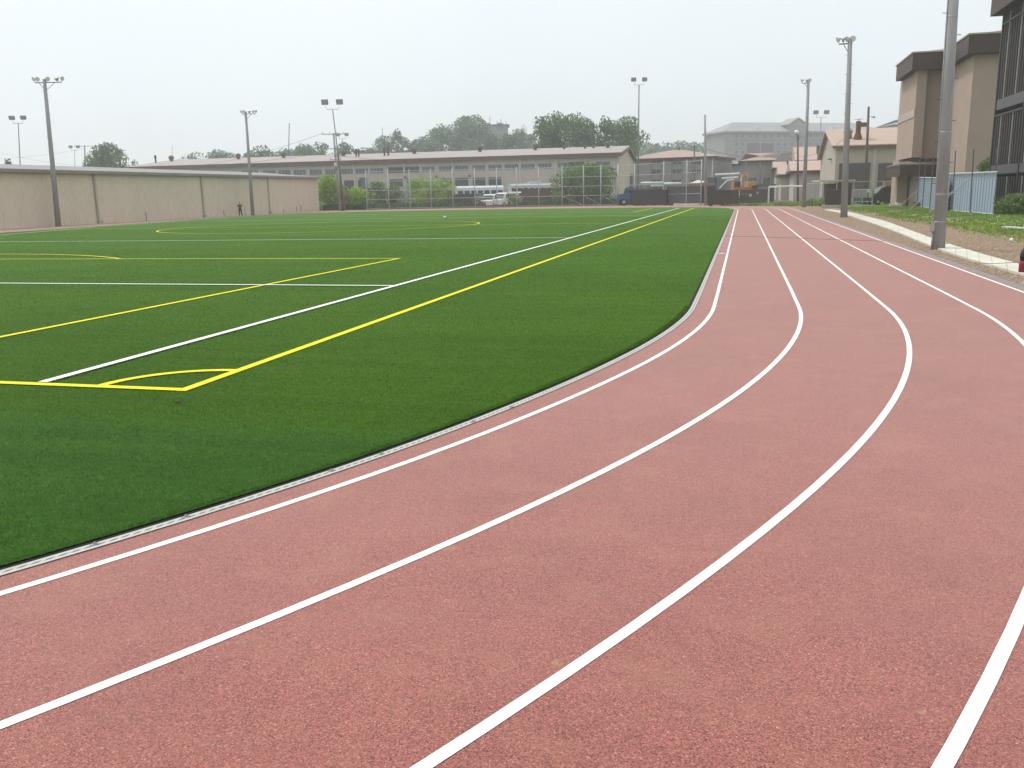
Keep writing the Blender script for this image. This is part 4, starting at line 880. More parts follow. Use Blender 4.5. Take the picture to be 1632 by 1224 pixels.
# far five-storey barracks
farw = mat('pale grey barracks wall', (.31,.305,.30), .85, var=.04, scale=.2); farr = mat('pale grey barracks roof', (.30,.30,.31), .7); fband = mat('darker wall panels', (.17,.16,.185), .8)
a = XY(1152, 372); b_ = XY(1402, 395); u = (b_-a).normalized(); n_in = Vector((-u.y,u.x,0)); n_in = n_in if n_in.dot(HF) > 0 else -n_in; o = -n_in; W = (b_-a).length
He_ = zpx(a, 209); t = thing('barracks', 'long pale five-storey barracks fading into haze behind the sheds', 'building', a)
b = MB(); b.prism([Z*-.1, u*W-Z*.1, u*W+n_in*16-Z*.1, n_in*16-Z*.1], Z*(He_+.1)); b.build('wall', farw, t)
b = MB(); ov = .8; e = [-u*ov+o*ov, u*(W+ov)+o*ov, u*(W+ov)+n_in*17, -u*ov+n_in*17]; Hr_ = zpx(a+u*W*.5+n_in*8, 195.5)
b.add([q+Z*He_ for q in e]+[u*8+n_in*8+Z*Hr_, u*(W-8)+n_in*8+Z*Hr_]+[q+Z*(He_-.7) for q in e], [(0,1,5,4),(1,2,5),(2,3,4,5),(3,0,4),(6,9,8,7),(0,6,7,1),(3,9,6,0),(1,7,8,2)]); b.build('roof', farr, t)
def upx(px): q = plane_pt(px, 230, a, o)-a; return q.dot(u)
g0, g1 = upx(1256.5), upx(1282); zg = zpx(a+u*(g0+g1)/2, 198.5); zp = zpx(a+u*(g0+g1)/2, 190)
b = MB(); b.prism([u*g0+o*.6+Z*(He_-2), u*g1+o*.6+Z*(He_-2), u*g1+o*.6+Z*zg, u*(g0+g1)/2+o*.6+Z*zp, u*g0+o*.6+Z*zg], n_in*8); b.build('gable', farw, t)
b = MB(); b.prism([u*(g0-.8)+o*.9+Z*(zg-.3), u*(g0+g1)/2+o*.9+Z*(zp+.2), u*(g0+g1)/2+o*.9+Z*(zp+.7), u*(g0-.8)+o*.9+Z*(zg+.2)], n_in*8.3); b.prism([u*(g1+.8)+o*.9+Z*(zg-.3), u*(g0+g1)/2+o*.9+Z*(zp+.2), u*(g0+g1)/2+o*.9+Z*(zp+.7), u*(g1+.8)+o*.9+Z*(zg+.2)], n_in*8.3); b.build('gable_roof', farr, t)
for x0, x1, y0, y1 in ((1191,1211,228,247),(1213.5,1233,228,247)):
    p0 = plane_pt(x0, y1, a, o)-a; p1 = plane_pt(x1, y0, a, o)-a; b = MB(); b.box((p0+p1)/2+o*.08, (abs((p1-p0).dot(u)),.16,abs(p1.z-p0.z)), (u,o,Z)); b.build('wall_panel', fband, t)
wn = mat('far window pane', (.16,.18,.21), .3)
for y in (217.0, 230.3, 243.0):
    for x in (1173.5,1183.5,1196,1206.5,1219,1229,1241,1251,1262,1275.5,1291.5,1302,1314.5,1330):
        if x > 1305 and y > 236: continue
        q = plane_pt(x, y-(x-1170)*.004*1.0, a, o)-a; window_on(t, a, q, u, o, 1.15, 1.25, wn, mull=1)
for y in (211.5, 224, 237, 249.5): 
    q = plane_pt(1200, y, a, o)-a; b = MB(); b.box(u*W/2+o*.05+Z*q.z, (W,.1,.22), (u,o,Z)); b.build('string_course', mat('pale string course', (.24,.24,.24), .8), t)
for x in (1204.5, 1209.5, 1324, 1328): q = plane_pt(x, 204, a+n_in*2, o)-a; b = MB(); b.box(q, (1.1,1.2,1.1), (u,o,Z)); b.build('dormer', mat('white dormer', (.72,.72,.72), .7), t)
hip_house('pale grey corner of a second distant barracks beyond the garage roof', 1418, 1470, 330, 16, 198.5, 190.5, farw, farr, name='barracks')
# square building with antennas on the rise
a_ = XY(776, 400); t, a, u, o, W, He_, Hr_ = hip_house('hazy square building with roof antennas on the wooded rise', 773, 812, 400, 14, 199, 197.8, mat('hazy reddish grey wall', (.27,.24,.235), .85), fband, name='hilltop_building', ridge_in=.4)
for x, y0 in ((776,192),(784,186),(795,193),(801,190),(809,194)):
    q = XY(x, 402); z1 = zpx(q, y0); b = MB(); b.tube([q-a+Z*(He_-1), q-a+Z*z1], .14, 5); b.build('antenna', dsteel, t)
for x in (797, 777): q = plane_pt(x, 202, a, o)-a; window_on(t, a, q, u, o, 2.6, 3.2, wn, frame=False)
for x, y0 in ((832,200),(835,198),(838.5,202)): utility('one of three thin hazy antenna masts right of the hilltop building', x, 395, x, y0, dsteel, .2,.12, [], group='three thin hazy antenna masts')
hip_house('low flat hazy roof showing among trees right of the utility poles', 568, 606, 330, 14, 240, 234.5, fband, mat('pale far roof', (.45,.46,.47), .7), name='far_building')
hip_house('faint flat building low among trees under the lone thin mast', 450, 482, 350, 14, 242, 238, farw, farr, name='far_building')

# ================================================================== the dormitory block on the right
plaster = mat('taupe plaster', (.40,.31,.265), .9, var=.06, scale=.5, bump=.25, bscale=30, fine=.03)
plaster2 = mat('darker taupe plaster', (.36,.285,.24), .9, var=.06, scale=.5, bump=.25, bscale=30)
bandm = mat('pale plaster band', (.44,.40,.36), .9)
HD = 13.0
t = thing('dormitory', 'tall taupe dormitory with stepped dark brown eaves beside the track', 'building', (14.5,87,0))
O = Vector((14.5,87,0))
def dbox(name, x0, x1, y0, y1, z0, z1, m_, parent=None):
    b = MB(); b.box(Vector(((x0+x1)/2,(y0+y1)/2,(z0+z1)/2))-O, (x1-x0,y1-y0,z1-z0)); return b.build(name, m_, parent or t)
dbox('wall', 14.45, 15.25, 87.6, 96.4, 4.3, HD-1.3, plaster)
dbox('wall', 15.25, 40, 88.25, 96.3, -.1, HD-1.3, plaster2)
dbox('wall', 17.05, 42, 79.15, 89.1, -.1, HD-1.35, plaster)
zb0 = zpx((14.45,92), 186); dbox('wall_band', 14.40, 14.45, 87.6, 96.4, zb0-.35, zb0+.35, bandm)
dbox('column', 14.2, 15.1, 92.6, 96.2, -.1, 4.2, plaster)
def eave(x0, y0, y1, x1, zt, h=1.35, slope=True):
    b = MB(); o_ = -O
    b.prism([Vector((x0,y1,zt-h))+o_, Vector((x0,y0,zt-h))+o_, Vector((x0,y0,zt))+o_, Vector((x0,y1,zt))+o_], (.15,0,0))
    b.prism([Vector((x0+.15,y0,zt-h))+o_, Vector((x1,y0,zt-h))+o_, Vector((x1,y0,zt))+o_, Vector((x0+.15,y0,zt))+o_], (0,.15,0))
    b.build('fascia', mat('dark brown eaves board', (.058,.034,.030), .55, var=.12, scale=.8), t)
    b = MB(); b.box(Vector(((x0+x1)/2,(y0+y1)/2,zt-h+.05))-O, (x1-x0-.2,y1-y0-.2,.1)); b.build('soffit', mat('dark soffit', (.06,.045,.045), .8), t)
    b = MB(); b.add([Vector((x0-.08,y0-.08,zt+.02))-O, Vector((x1,y0-.08,zt+.02))-O, Vector((x1,y1,zt+.02))-O, Vector((x0-.08,y1+.3,zt+.02))-O, Vector((x0+7,y1-1,zt+1.6))-O, Vector((x0+7,y1+8,zt+1.6))-O], [(0,1,4),(0,4,5,3)])
    b.add([Vector((x0-.08,y0-.08,zt+.02))-O, Vector((x1,y0-.08,zt+.02))-O, Vector((x1,y0-.08,zt+.14))-O, Vector((x0-.08,y0-.08,zt+.14))-O, Vector((x0-.08,y1+.3,zt+.14))-O, Vector((x0-.08,y1+.3,zt+.02))-O], [(0,1,2,3),(0,3,4,5)])
    b.build('roof', MATS['warm brown sheet roof'], t)
eave(13.85, 86.9, 95.5, 30, HD); eave(16.4, 78.35, 86.8, 34, HD)
dbox('gutter_strip', 16.75, 16.9, 88.05, 88.24, 4.3, HD-1.3, brown)
# canopy over the ground floor recess
cn = MB(); zc = zpx((13.9,86.5), 256)
cn.add([Vector(v)-O for v in ((13.3,86.2,zc-.3),(20,86.2,zc-.3),(20,89.1,zc+.02),(14.4,89.1,zc+.02),(13.3,94,zc-.3),(14.4,94,zc+.02),(13.3,86.2,zc-.42),(20,86.2,zc-.42),(20,89.1,zc-.42),(13.3,94,zc-.42),(14.4,94,zc-.42))], [(0,1,2,3),(0,3,5,4),(0,6,7,1),(0,4,9,6),(6,9,10,8,7)])
cn.build('canopy', mat('grey brown canopy sheet', (.15,.12,.105), .7), t)
dbox('canopy_fascia', 13.36, 20, 86.3, 86.42, zc-1.35, zc-.44, brown); dbox('canopy_fascia', 13.36, 13.48, 86.42, 94, zc-1.35, zc-.44, brown)
dbox('recess_shade', 15.3, 20, 88.1, 88.23, .0, 4.2, mat('recess shade sheet', (.05,.04,.04), .8))  # near-black sheet paints the shade of the open recess under the canopy
b = MB(); b.tube([Vector((16.95,87.9,.0))-O, Vector((16.95,87.9,HD-1.6))-O], .07, 8); b.build('downpipe', mat('brown downpipe', (.15,.10,.085), .6), t)
# dark stair tower with vertical bars, a thing of the same building
t2 = thing('stair_tower', 'dark brown slatted stair tower with vertical bars in front of the dormitory', 'stair tower', (16.6,62,0)); O2 = Vector((16.6,62,0))
dk = mat('near black steelwork', (.045,.04,.042), .5, var=.15, scale=2); gb = mat('taupe vertical bars', (.11,.09,.085), .6)
def tb(name, x0, x1, y0, y1, z0, z1, m_, par=None):
    b = MB(); b.box(Vector(((x0+x1)/2,(y0+y1)/2,(z0+z1)/2))-O2, (x1-x0,y1-y0,z1-z0)); return b.build(name, m_, par or t2)
z1a = zpx((16.6,66), 172); z1b = zpx((16.6,66), 152); z2a = zpx((16.6,66), 279); z2b = zpx((16.6,66), 262)
ztop_ = zpx((16.6,69), 52)
tb('back_wall', 18.2, 18.4, 52, 69.5, 0, 14, dk); tb('corner_post', 16.5, 16.75, 69.3, 69.5, 0, 14, dk); tb('end_wall', 16.75, 18.2, 69.3, 69.45, 0, 14, dk)
tb('corner_post', 16.5, 16.72, 62.6, 62.8, 0, 14, dk); tb('corner_post', 16.5, 16.72, 56.1, 56.3, 0, 14, dk)
tb('landing', 16.55, 18.1, 52, 69.25, z1a+.1, z1b, mat('dark grey landing', (.09,.09,.10), .5)); tb('landing', 16.55, 18.1, 52, 69.25, z2a+.1, z2b, MATS['dark grey landing'])
tb('top_rail', 16.5, 16.62, 52, 69.25, z1a-.32, z1a-.2, dk); tb('top_rail', 16.5, 16.62, 52, 69.25, 12.2, 12.3, gb)
i = 0
for y in np.arange(53, 69.1, .55):
    if abs(y-62.7) < .2 or abs(y-56.2) < .2: continue
    for z0, z1 in ((.1, z2a-.1),(z2b+.02, z1a-.33),(z1b+.02, 13.4)):
        tb('bar', 16.56, 16.62, y, y+.11, z0, z1, gb if i % 5 else steel)
    i += 1
b = MB(); xs = 15.85
b.prism([Vector((xs,70,12.9))-O2, Vector((xs,52,12.9))-O2, Vector((xs,52,14.3))-O2, Vector((xs,70,14.3))-O2], (.15,0,0)); b.prism([Vector((xs+.15,70,12.9))-O2, Vector((19,70,12.9))-O2, Vector((19,70,14.3))-O2, Vector((xs+.15,70,14.3))-O2], (0,-.15,0)); b.build('fascia', MATS['dark brown eaves board'], t2)
b = MB(); b.add([Vector(v)-O2 for v in ((xs-.12,70.2,14.32),(xs-.12,52,14.32),(20,52,15.2),(20,70.2,15.2),(xs-.12,70.2,14.42),(xs-.12,52,14.42),(20,52,15.3),(20,70.2,15.3))], [(0,1,2,3),(4,5,6,7),(0,3,7,4),(0,4,5,1)]); b.build('roof', brown, t2)
b = MB(); b.box(Vector((17.2,61,12.95))-O2, (2.3,18,.08)); b.build('soffit', MATS['dark soffit'], t2)

# blue sheet fence in two runs with scaffold poles
blue = mat('pale blue steel sheet', (.35,.42,.52), .55, var=.06, scale=.8, metal=.1)
def blue_run(label, A_, B_, tA, tB):
    A_, B_ = G(*A_), G(*B_); u = (B_-A_).normalized(); o = Vector((u.y,-u.x,0)); o = o if o.dot(CAM-A_) > 0 else -o; L_ = (B_-A_).length
    hA, hB = zpx(A_, tA), zpx(B_, tB); t = thing('sheet_fence', label, 'fence', A_, 0, 'blue sheet metal fence runs'); b = MB(); vs = []; s_ = 0
    prof = []
    while s_ < L_:
        for ds, of in ((0,0),(.44,0),(.47,.05),(.53,.05),(.56,0)):
            if s_+ds <= L_: prof.append((s_+ds, of))
        s_ += .60
    for q, of in prof: p = u*q+o*of; h = hA+(hB-hA)*q/L_; vs += [(p.x,p.y,.03),(p.x,p.y,h)]
    b.add(vs, [(2*i,2*i+2,2*i+3,2*i+1) for i in range(len(prof)-1)]); m2 = MB()
    b.build('sheet', blue, t)
    for f0, f1, nm in ((1.0,1.0,'top_rail'),(.02,.02,'bottom_rail')): b = MB(); b.tube([Z*hA*f0+o*.1, u*L_+Z*hB*f1+o*.1], .05, 6); b.build(nm, mat('pale rail', (.52,.54,.53), .5), t)
    return t, A_, u, o, L_, hA, hB
f1 = blue_run('far run of pale blue corrugated sheet fence beside the dormitory column', (1458,329), (1510,337), 282.5, 284)
f2 = blue_run('near run of pale blue corrugated sheet fence ending by the stair tower', (1509,336.2), (1586,343), 277, 274)
tubem = mat('dull scaffold tube', (.13,.13,.14), .5, metal=.3)
for f, px, py, tp, br in ((f1,1464,331,251,1),(f1,1473,333,250,0),(f1,1485,336,249,1),(f1,1495,337,249,0),(f2,1521,338,240,1),(f2,1550,341,238,2),(f2,1587,342,236,0)):
    p = G(px, py)+f[3]*.15; q = P(px+ (3 if px < 1500 else 2), tp, (p+Z*EYE-CAM).dot(HF)); b = MB(); b.tube([p-f[1]+Z*-.05, q-f[1]], .035, 6); o_ = b.build('scaffold_pole', tubem, f[0])
    if br: b = MB(); k = q.z*(.36 if br == 1 else .60); b.tube([p-f[1]+Z*k, p-f[1]+f[3]*(1.3 if br == 1 else 2.2)-f[2]*1.2*(1)], .03, 6); b.build('brace', steel, f[0])

# shrubs on the right
sh('rounded shrub poking above the pale blue sheet fence', 1551, 1590, 250, 66, Lg, 'shrubs beside the dormitory', dens=1.2, leafpx=1.0)
sh('dark wispy bush in front of the slatted stair tower', 1592, 1644, 308, 53, Lo, 'shrubs beside the dormitory', dens=1.3, leafpx=1.0)
for i, (x0, x1, ty, D_) in enumerate(((1444,1458,318,86),(1455,1468,322,78),(1300,1316,316,92),(1284,1300,316,96))):
    sh(('leafy weed clump at the foot of the dormitory column','leafy weed clump at the far end of the blue fence','tall weed clump left of the brown dumpster','tall weed clump between goal frame and floodlight pole')[i], x0, x1, ty, D_, Lo if i != 2 else Ly, 'weed clumps', leafpx=1.)
# ================================================================== vehicles and gear in the yard
greenp = mat('olive drab paint', (.06,.075,.05), .7, var=.15, scale=2); bluep = mat('blue vehicle paint', (.06,.12,.24), .4)
vglass = mat('vehicle glass', (.03,.035,.04), .08, spec=.8)
def wheel(parent, c, r_, w_, ax):
    b = MB(); c = Vector(c); b.tube([c-ax*w_/2, c+ax*w_/2], r_, 16); o_ = b.build('wheel', rubber, parent)
    b = MB(); b.tube([c-ax*(w_/2+.012), c+ax*(w_/2+.012)], r_*.5, 12); b.build('rim', steel, o_)
def rbox(name, c, size, m_, parent, bev=.12):
    b = MB(); sx_, sy_, sz_ = [q/2 for q in size]; c = Vector(c); k = bev
    prof = [(-sy_,-sz_),(sy_,-sz_),(sy_,sz_-k),(sy_-k,sz_),(-sy_+k,sz_),(-sy_,sz_-k)]
    b.prism([c+Vector((-sx_,y,z)) for y, z in prof], (2*sx_,0,0)); return b.build(name, m_, parent)
def bus(label, px0, px1, top_py, D, body_m, rz_off=0., hood=False, L_=None, unit=False):
    a, c_ = XY(px0, D), XY(px1, D+1.5); u = (c_-a).normalized(); L_ = L_ or (c_-a).length; rz = math.atan2(u.y,u.x); H = zpx((a+c_)/2, top_py)
    t = thing('bus', label, 'bus', a, rz, None); W_ = 2.3; zf = .55
    rbox('body', (L_/2, W_/2, (zf+H)/2), (L_, W_, H-zf), body_m, t, .28)
    n_ = int(L_/.95)
    for i in range(n_):
        x = L_*(i+.5)/n_; b = MB(); b.box((x,-.012,H-1.02), (L_/n_*.78,.03,.62)); b.build('window', vglass, t)
    b = MB(); b.box((L_+.012,W_/2,H-1.0), (.03,W_*.8,.85)); b.build('windscreen', vglass, t)
    b = MB(); b.box((L_/2,-.015,H-1.65), (L_*.98,.03,.07)); b.build('stripe', mat('dark coach stripe', (.08,.09,.10), .5), t)
    for x in (L_*.2, L_*.8):
        wheel(t, (x,.05,.5), .5,.28, Vector((0,1,0)))
    if unit: rbox('roof_unit', (L_*.62,W_/2,H+.13), (L_*.28,W_*.7,.3), body_m, t, .08)
    return t
bus('white school bus parked behind the fence with its row of small windows', 729, 803, 296, 141, whitep)
bus('grey-white coach with a roof unit behind the brown container', 815, 880, 292.5, 146, mat('grey coach paint', (.50,.54,.56), .35), unit=True)
def truck(label, px, D, paint, cargo, rz=0., s=1., box_h=1.5, cat='truck'):
    b0 = XY(px, D); t = thing('truck', label, cat, b0, YAW+rz)
    def p(c): return Vector(c)*s
    rbox('chassis', p((0,0,.75)), p((6.2,1.0,.25)), dsteel, t, .02)
    cab = MB(); cab.prism([p((-3.1,-1.1,.75)),p((-3.1,-1.1,1.6)),p((-2.1,-1.1,1.7)),p((-1.75,-1.1,2.55)),p((-.6,-1.1,2.6)),p((-.6,-1.1,.75))], p((0,2.2,0))); o_ = cab.build('cab', paint, t)
    b = MB(); b.box(p((-1.2,-1.115,2.1)), p((.8,.03,.6))); b.build('door_window', vglass, o_)
    b = MB(); b.prism([p((-2.12,-.95,1.78)),p((-1.80,-.95,2.48)),p((-1.80,.95,2.48)),p((-2.12,.95,1.78))], p((-.04,0,.02))); b.build('windscreen', vglass, o_)
    rbox('cargo_bed', p((1.35,0,1.1+box_h/2)), p((3.7,2.2,box_h)), cargo, t, .1)
    b = MB(); b.box(p((-3.16,0,1.15)), p((.06,1.2,.6))); b.build('grille', dsteel, t)
    b = MB(); b.box(p((-3.2,0,.75)), p((.12,2.2,.22))); b.build('bumper', dsteel, t)
    for x in (-2.3, .7, 2.2):
        for y in (-.95,.95): wheel(t, p((x,y,.5)), .5*s,.3*s, Vector((0,1,0)))
    return t
truck('olive green truck with an open bed standing before the white school bus', 737, 136, greenp, greenp, .25, .72, 1.0)
truck('second olive green truck parked behind a white van, end-on to the fence', 768, 137, greenp, greenp, 1.2, .8, 1.35)
truck('blue truck nose-left behind the fence by the yellow gable', 1018, 126, bluep, mat('dark truck canvas', (.06,.065,.06), .9), 0., .95, 1.3)
def van(label, px, D, paint, rz=0., s=1., cat='van'):
    b0 = XY(px, D); t = thing('parked_van', label, cat, b0, YAW+rz)
    def p(c): return Vector(c)*s
    m_ = MB(); m_.prism([p(q) for q in ((-2.3,-.9,.35),(-2.35,-.9,1.0),(-1.6,-.9,1.15),(-1.0,-.9,1.85),(-.6,-.9,2.0),(2.1,-.9,2.0),(2.3,-.9,1.75),(2.3,-.9,.35))], p((0,1.8,0))); m_.build('body', paint, t)
    for x, w_ in ((-.55,.75),(.45,.9),(1.5,.85)): m_ = MB(); m_.box(p((x,-.912,1.52)), p((w_,.03,.5))); m_.build('window', vglass, t)
    m_ = MB(); m_.prism([p((-1.60,-.78,1.2)),p((-1.06,-.78,1.82)),p((-1.06,.78,1.82)),p((-1.60,.78,1.2))], p((-.04,0,.03))); m_.build('windscreen', vglass, t)
    for x in (-1.5,1.5):
        for y in (-.82,.82): wheel(t, p((x,y,.34)), .34*s,.2*s, Vector((0,1,0)))
    for y in (-.65,.65): m_ = MB(); m_.box(p((-2.34,y,.85)), p((.05,.28,.16))); m_.build('headlight', lampm, t)
van('white van nose-left beside the second olive truck', 783, 134.5, whitep, 1.25, .95)
van('white van with dark glass parked right of the other white van', 804, 134.8, whitep, 1.0, 1.05)
van('small white van half hidden behind an olive truck', 752, 137, whitep, 1.5, .85)
van('white van whose roof shows left of the brown container', 822, 138.5, whitep, 1.7, 1.1)
van('small dark jeep facing the fence beside the low dark trailer', 767, 134.4, mat('dark car paint', (.05,.055,.06), .3), 1.55, .85, cat='car')
van('pale grey van seen end-on right of the white vans', 815, 136, mat('pale grey van paint', (.50,.53,.54), .4), 1.9, .95)
van('white pickup-sized van peeping over the trailer before the school bus', 741, 137.5, whitep, .9, .85)
# containers, trailers, crates
def container(label, px0, px1, top_py, D, m_, name='container', cat='container', dd=2.4, zb=.15, ribs=True, D1=None):
    a, c_ = XY(px0, D), XY(px1, D1 or D); u = (c_-a).normalized(); L_ = (c_-a).length; H = zpx((a+c_)/2, top_py); n_in = Vector((-u.y,u.x,0)); n_in = n_in if n_in.dot(HF) > 0 else -n_in
    t = thing(name, label, cat, a); b = MB(); b.box(u*L_/2+n_in*dd/2+Z*(zb+H)/2, (L_,dd,H-zb), (u,n_in,Z)); b.build('body', m_, t)
    f = MB(); w_ = .09
    for z in (zb+w_/2, H-w_/2): f.box(u*L_/2-n_in*.03+Z*z, (L_+.04,.06,w_), (u,n_in,Z))
    for q in (w_/2, L_-w_/2): f.box(u*q-n_in*.03+Z*(zb+H)/2, (w_,.06,H-zb-2*w_), (u,n_in,Z))
    f.build('frame', m_, t)
    if ribs:
        r_ = MB(); q = .35
        while q < L_-.3: r_.box(u*q-n_in*.015+Z*(zb+H)/2, (.10,.03,H-zb-2*w_), (u,n_in,Z)); q += .32
        r_.build('ribbed_panel', m_, t)
    if zb > .1: 
        for q in (.3, L_-.3): b = MB(); b.box(u*q+n_in*dd/2+Z*zb/2, (.3,dd*.9,zb), (u,n_in,Z)); b.build('foot', dsteel, t)
    return t, a, u, -n_in, L_, H
brc = mat('brown container paint', (.115,.075,.06), .7, var=.1, scale=1.)
dkc = mat('dark brown tarpaulin', (.075,.062,.056), .8, var=.15, scale=1.); gc = mat('grey brown container paint', (.125,.11,.10), .7, var=.12, scale=1.)
container('long brown ribbed container behind the fence left of the largest shrub', 831, 903, 300.5, 135.5, brc)
container('dark brown box container just right of the bare concrete pole', 1128, 1176, 303.2, 106, dkc, D1=105, dd=1.8)
ct = container('grey brown container with white labels left of the white goal frame', 1179, 1226, 301.8, 106, gc, D1=105, dd=1.8)
def label_plate(ct, px, y0, y1, wpx, m_):
    t, a, u, o, L_, H = ct; p0 = plane_pt(px-wpx/2, y1, a+o*.07, o)-a; p1 = plane_pt(px+wpx/2, y0, a+o*.07, o)-a; b = MB(); b.box((p0+p1)/2, (abs((p1-p0).dot(u)),.02,abs(p1.z-p0.z)), (u,o,Z)); b.build('label_plate', m_, t)
wl_ = mat('white label', (.60,.60,.58), .6)
label_plate(ct, 1196, 309.4, 313.2, 4.2, wl_); label_plate(ct, 1195.7, 310.2, 311.6, 1.8, dkc); label_plate(ct, 1207.3, 305.8, 307, 3.8, wl_); label_plate(ct, 1207.3, 308, 309.4, 2, wl_)
for x in (1184.5, 1189.3): label_plate(ct, x, 308.6, 309.4, 2.4, wl_)
b = MB(); a = G(1151, 325.4); b.box(Z*.28, (.8,.5,.5)); b.box(Z*.56, (.86,.56,.06)); o_ = b.build('white_box', whitep); o_.location = a+HF*-1; tag(o_, 'small white box on the grass before the dark brown container', 'box')
# striped post between the containers
p = G(1176.5, 324.5); t = thing('bollard', 'yellow and black striped post between the two brown containers', 'bollard', p)
for i in range(7): b = MB(); b.tube([Z*(i*.22), Z*(i*.22+.22)], .11, 10); b.build('stripe', mat('safety yellow', (.65,.48,.04), .6) if i % 2 else dkc, t)
# white pipes / trailer roofs
def bar_thing(name, label, cat, px0, px1, y0, y1, D, m_, dd=1.6, legs=True, D1=None, round_=False):
    a, c_ = XY(px0, D), XY(px1, D1 or D); z0, z1 = zpx(a, y1), zpx(a, y0); u = (c_-a).normalized(); L_ = (c_-a).length; n_in = Vector((-u.y,u.x,0)); n_in = n_in if n_in.dot(HF) > 0 else -n_in
    t = thing(name, label, cat, a); b = MB()
    if round_: r_ = (z1-z0)/2; b.tube([Z*(z0+r_), u*L_+Z*(z0+r_)], r_, 14)
    else: b.box(u*L_/2+n_in*dd/2+Z*(z0+z1)/2, (L_,dd,z1-z0), (u,n_in,Z))
    b.build('canopy' if not round_ else 'tube', m_, t, round_)
    if legs:
        for q in (.06,.35,.65,.94):
            for d_ in (.05, dd-.05):
                b = MB(); b.tube([u*L_*q+n_in*d_+Z*-.02, u*L_*q+n_in*d_+Z*(z0+.05)], .05, 6); b.build('support_post', dsteel, t)
    return t
bar_thing('pipe_rack', 'rack holding one long white pipe above the blue truck', 'pipe rack', 1021, 1057, 290, 293.6, 128, whitep, round_=True)
bar_thing('pipe_rack', 'rack holding a white pipe right of the fence post by dark trailers', 'pipe rack', 1058, 1085, 291, 295.2, 124, whitep, round_=True)
bar_thing('canopy_roof', 'short pale canopy roof over the blue truck', 'canopy', 1040, 1056, 294.6, 297, 124, whitep)
container('dark grey covered trailer under the white pipes behind the fence', 1006, 1062, 303, 123, mat('dark grey tarpaulin', (.055,.057,.06), .85, var=.2, scale=1.5), D1=119, ribs=False)
container('second dark grey covered trailer behind the right end of the fence', 1063, 1117, 297, 119.5, MATS['dark grey tarpaulin'], D1=114, ribs=False)
container('brown crate with a pale top behind the last fence bay', 1098, 1116, 292, 121, mat('tan crate wood', (.30,.18,.11), .8, var=.15, scale=2), name='crate', cat='crate', D1=119, zb=.3, ribs=False)
b = MB(); b.add([(0,0,0),(2.2,0,.1),(2.4,1.6,.15),(.1,1.6,.1),(1.1,.8,.45)], [(0,1,4),(1,2,4),(2,3,4),(3,0,4),(0,3,2,1)]); o_ = b.build('tarpaulin', mat('cream tarpaulin', (.62,.55,.46), .8)); q = XY(1098, 121); o_.location = q+Z*zpx(q, 292.3); tag(o_, 'crumpled cream tarpaulin lying on top of the brown crate', 'tarpaulin')
container('low dark covered trailer among weeds before the white school bus', 726, 760, 309, 134.8, MATS['dark grey tarpaulin'], name='trailer', cat='trailer', ribs=False, dd=1.5)
container('low dark crate stack between the white vans and the fence weeds', 786, 800, 317, 133.6, dkc, name='crate_stack', cat='crates', ribs=True, dd=1.)
# white board and grey cabinets
container('pale blue-grey board standing behind shrubs before the dark doors', 637, 656, 297, 141, mat('pale board', (.50,.55,.57), .5), name='notice_board', cat='board', dd=.15, zb=.9, ribs=False)
container('narrow grey cabinet at the first tall fence post', 578, 586, 283, 140, mat('grey cabinet', (.19,.20,.22), .5), name='cabinet', cat='cabinet', dd=.8, ribs=False)
container('dark parked trailer behind the narrow grey cabinet', 563, 590, 300, 143, dkc, name='trailer', cat='trailer', ribs=False)
# orange excavator, boom lift
og = mat('orange machine paint', (.50,.18,.06), .5, var=.1, scale=3); yo = mat('yellow orange machine paint', (.55,.32,.10), .5)
p = XY(1178, 128); t = thing('excavator', 'orange and yellow excavator peeking over the brown containers', 'excavator', p)
u = RT.xy.to_3d().normalized(); n_in = HF
def ob(name, c, size, m_, par=None): b = MB(); b.box(u*c[0]+n_in*c[1]+Z*c[2], size, (u,n_in,Z)); return b.build(name, m_, par or t)
ob('track_unit', (.4,-.9,.4), (3.0,.5,.75), rubber); ob('track_unit', (.4,.9,.4), (3.0,.5,.75), rubber); ob('turntable', (.5,0,.9), (1.6,1.6,.3), dsteel)
ob('body', (1.0,0,1.65), (2.0,2.0,1.1), og); ob('engine_cover', (1.5,0,2.6), (1.1,1.9,.8), yo); cb = ob('cab', (-.5,-.4,2.3), (1.2,1.1,1.6), og); ob('cab_window', (-.5,-.98,2.6), (.9,.05,.7), vglass, cb)
b = MB(); b.tube([u*0+Z*1.9+n_in*.5, u*.55+Z*3.9+n_in*.5, u*.9+Z*4.1+n_in*.5], [.16,.18,.14], 8); b.build('boom', yo, t); b = MB(); b.tube([u*.9+Z*4.1+n_in*.5, u*1.5+Z*3.2+n_in*.5], [.2,.15], 8); b.build('arm', yo, t)
ob('exhaust', (1.4,.4,3.3), (.15,.15,.6), dsteel); ob('cylinder', (-.05,-.98,2.9), (.12,.1,1.2), whitep)
p = XY(1160, 124); t = thing('boom_lift', 'white boom lift with folded arms left of the orange excavator', 'boom lift', p)
b = MB(); b.tube([u*-1.8+Z*3.9, u*1.5+Z*4.0], .13, 8); b.build('boom', whitep, t); b = MB(); b.tube([u*-.9+Z*3.4, u*1.3+Z*3.5], .13, 8); b.build('boom', whitep, t)
b = MB(); b.tube([u*-1.2+Z*2.1, u*-.2+Z*3.1, u*.8+Z*3.25], [.1,.1,.1], 8); b.build('boom_link', whitep, t); ob('cab', (-2.3,.3,2.7), (1.3,1.5,1.7), dsteel); ob('cab_window', (-2.3,-.47,3.0), (.9,.04,.8), glass, t); ob('chassis', (-.6,0,1.2), (4.2,1.8,.9), whitep)
for x in (-2.2,.9): wheel(t, u*x-n_in*.8+Z*.55, .55,.3, n_in)
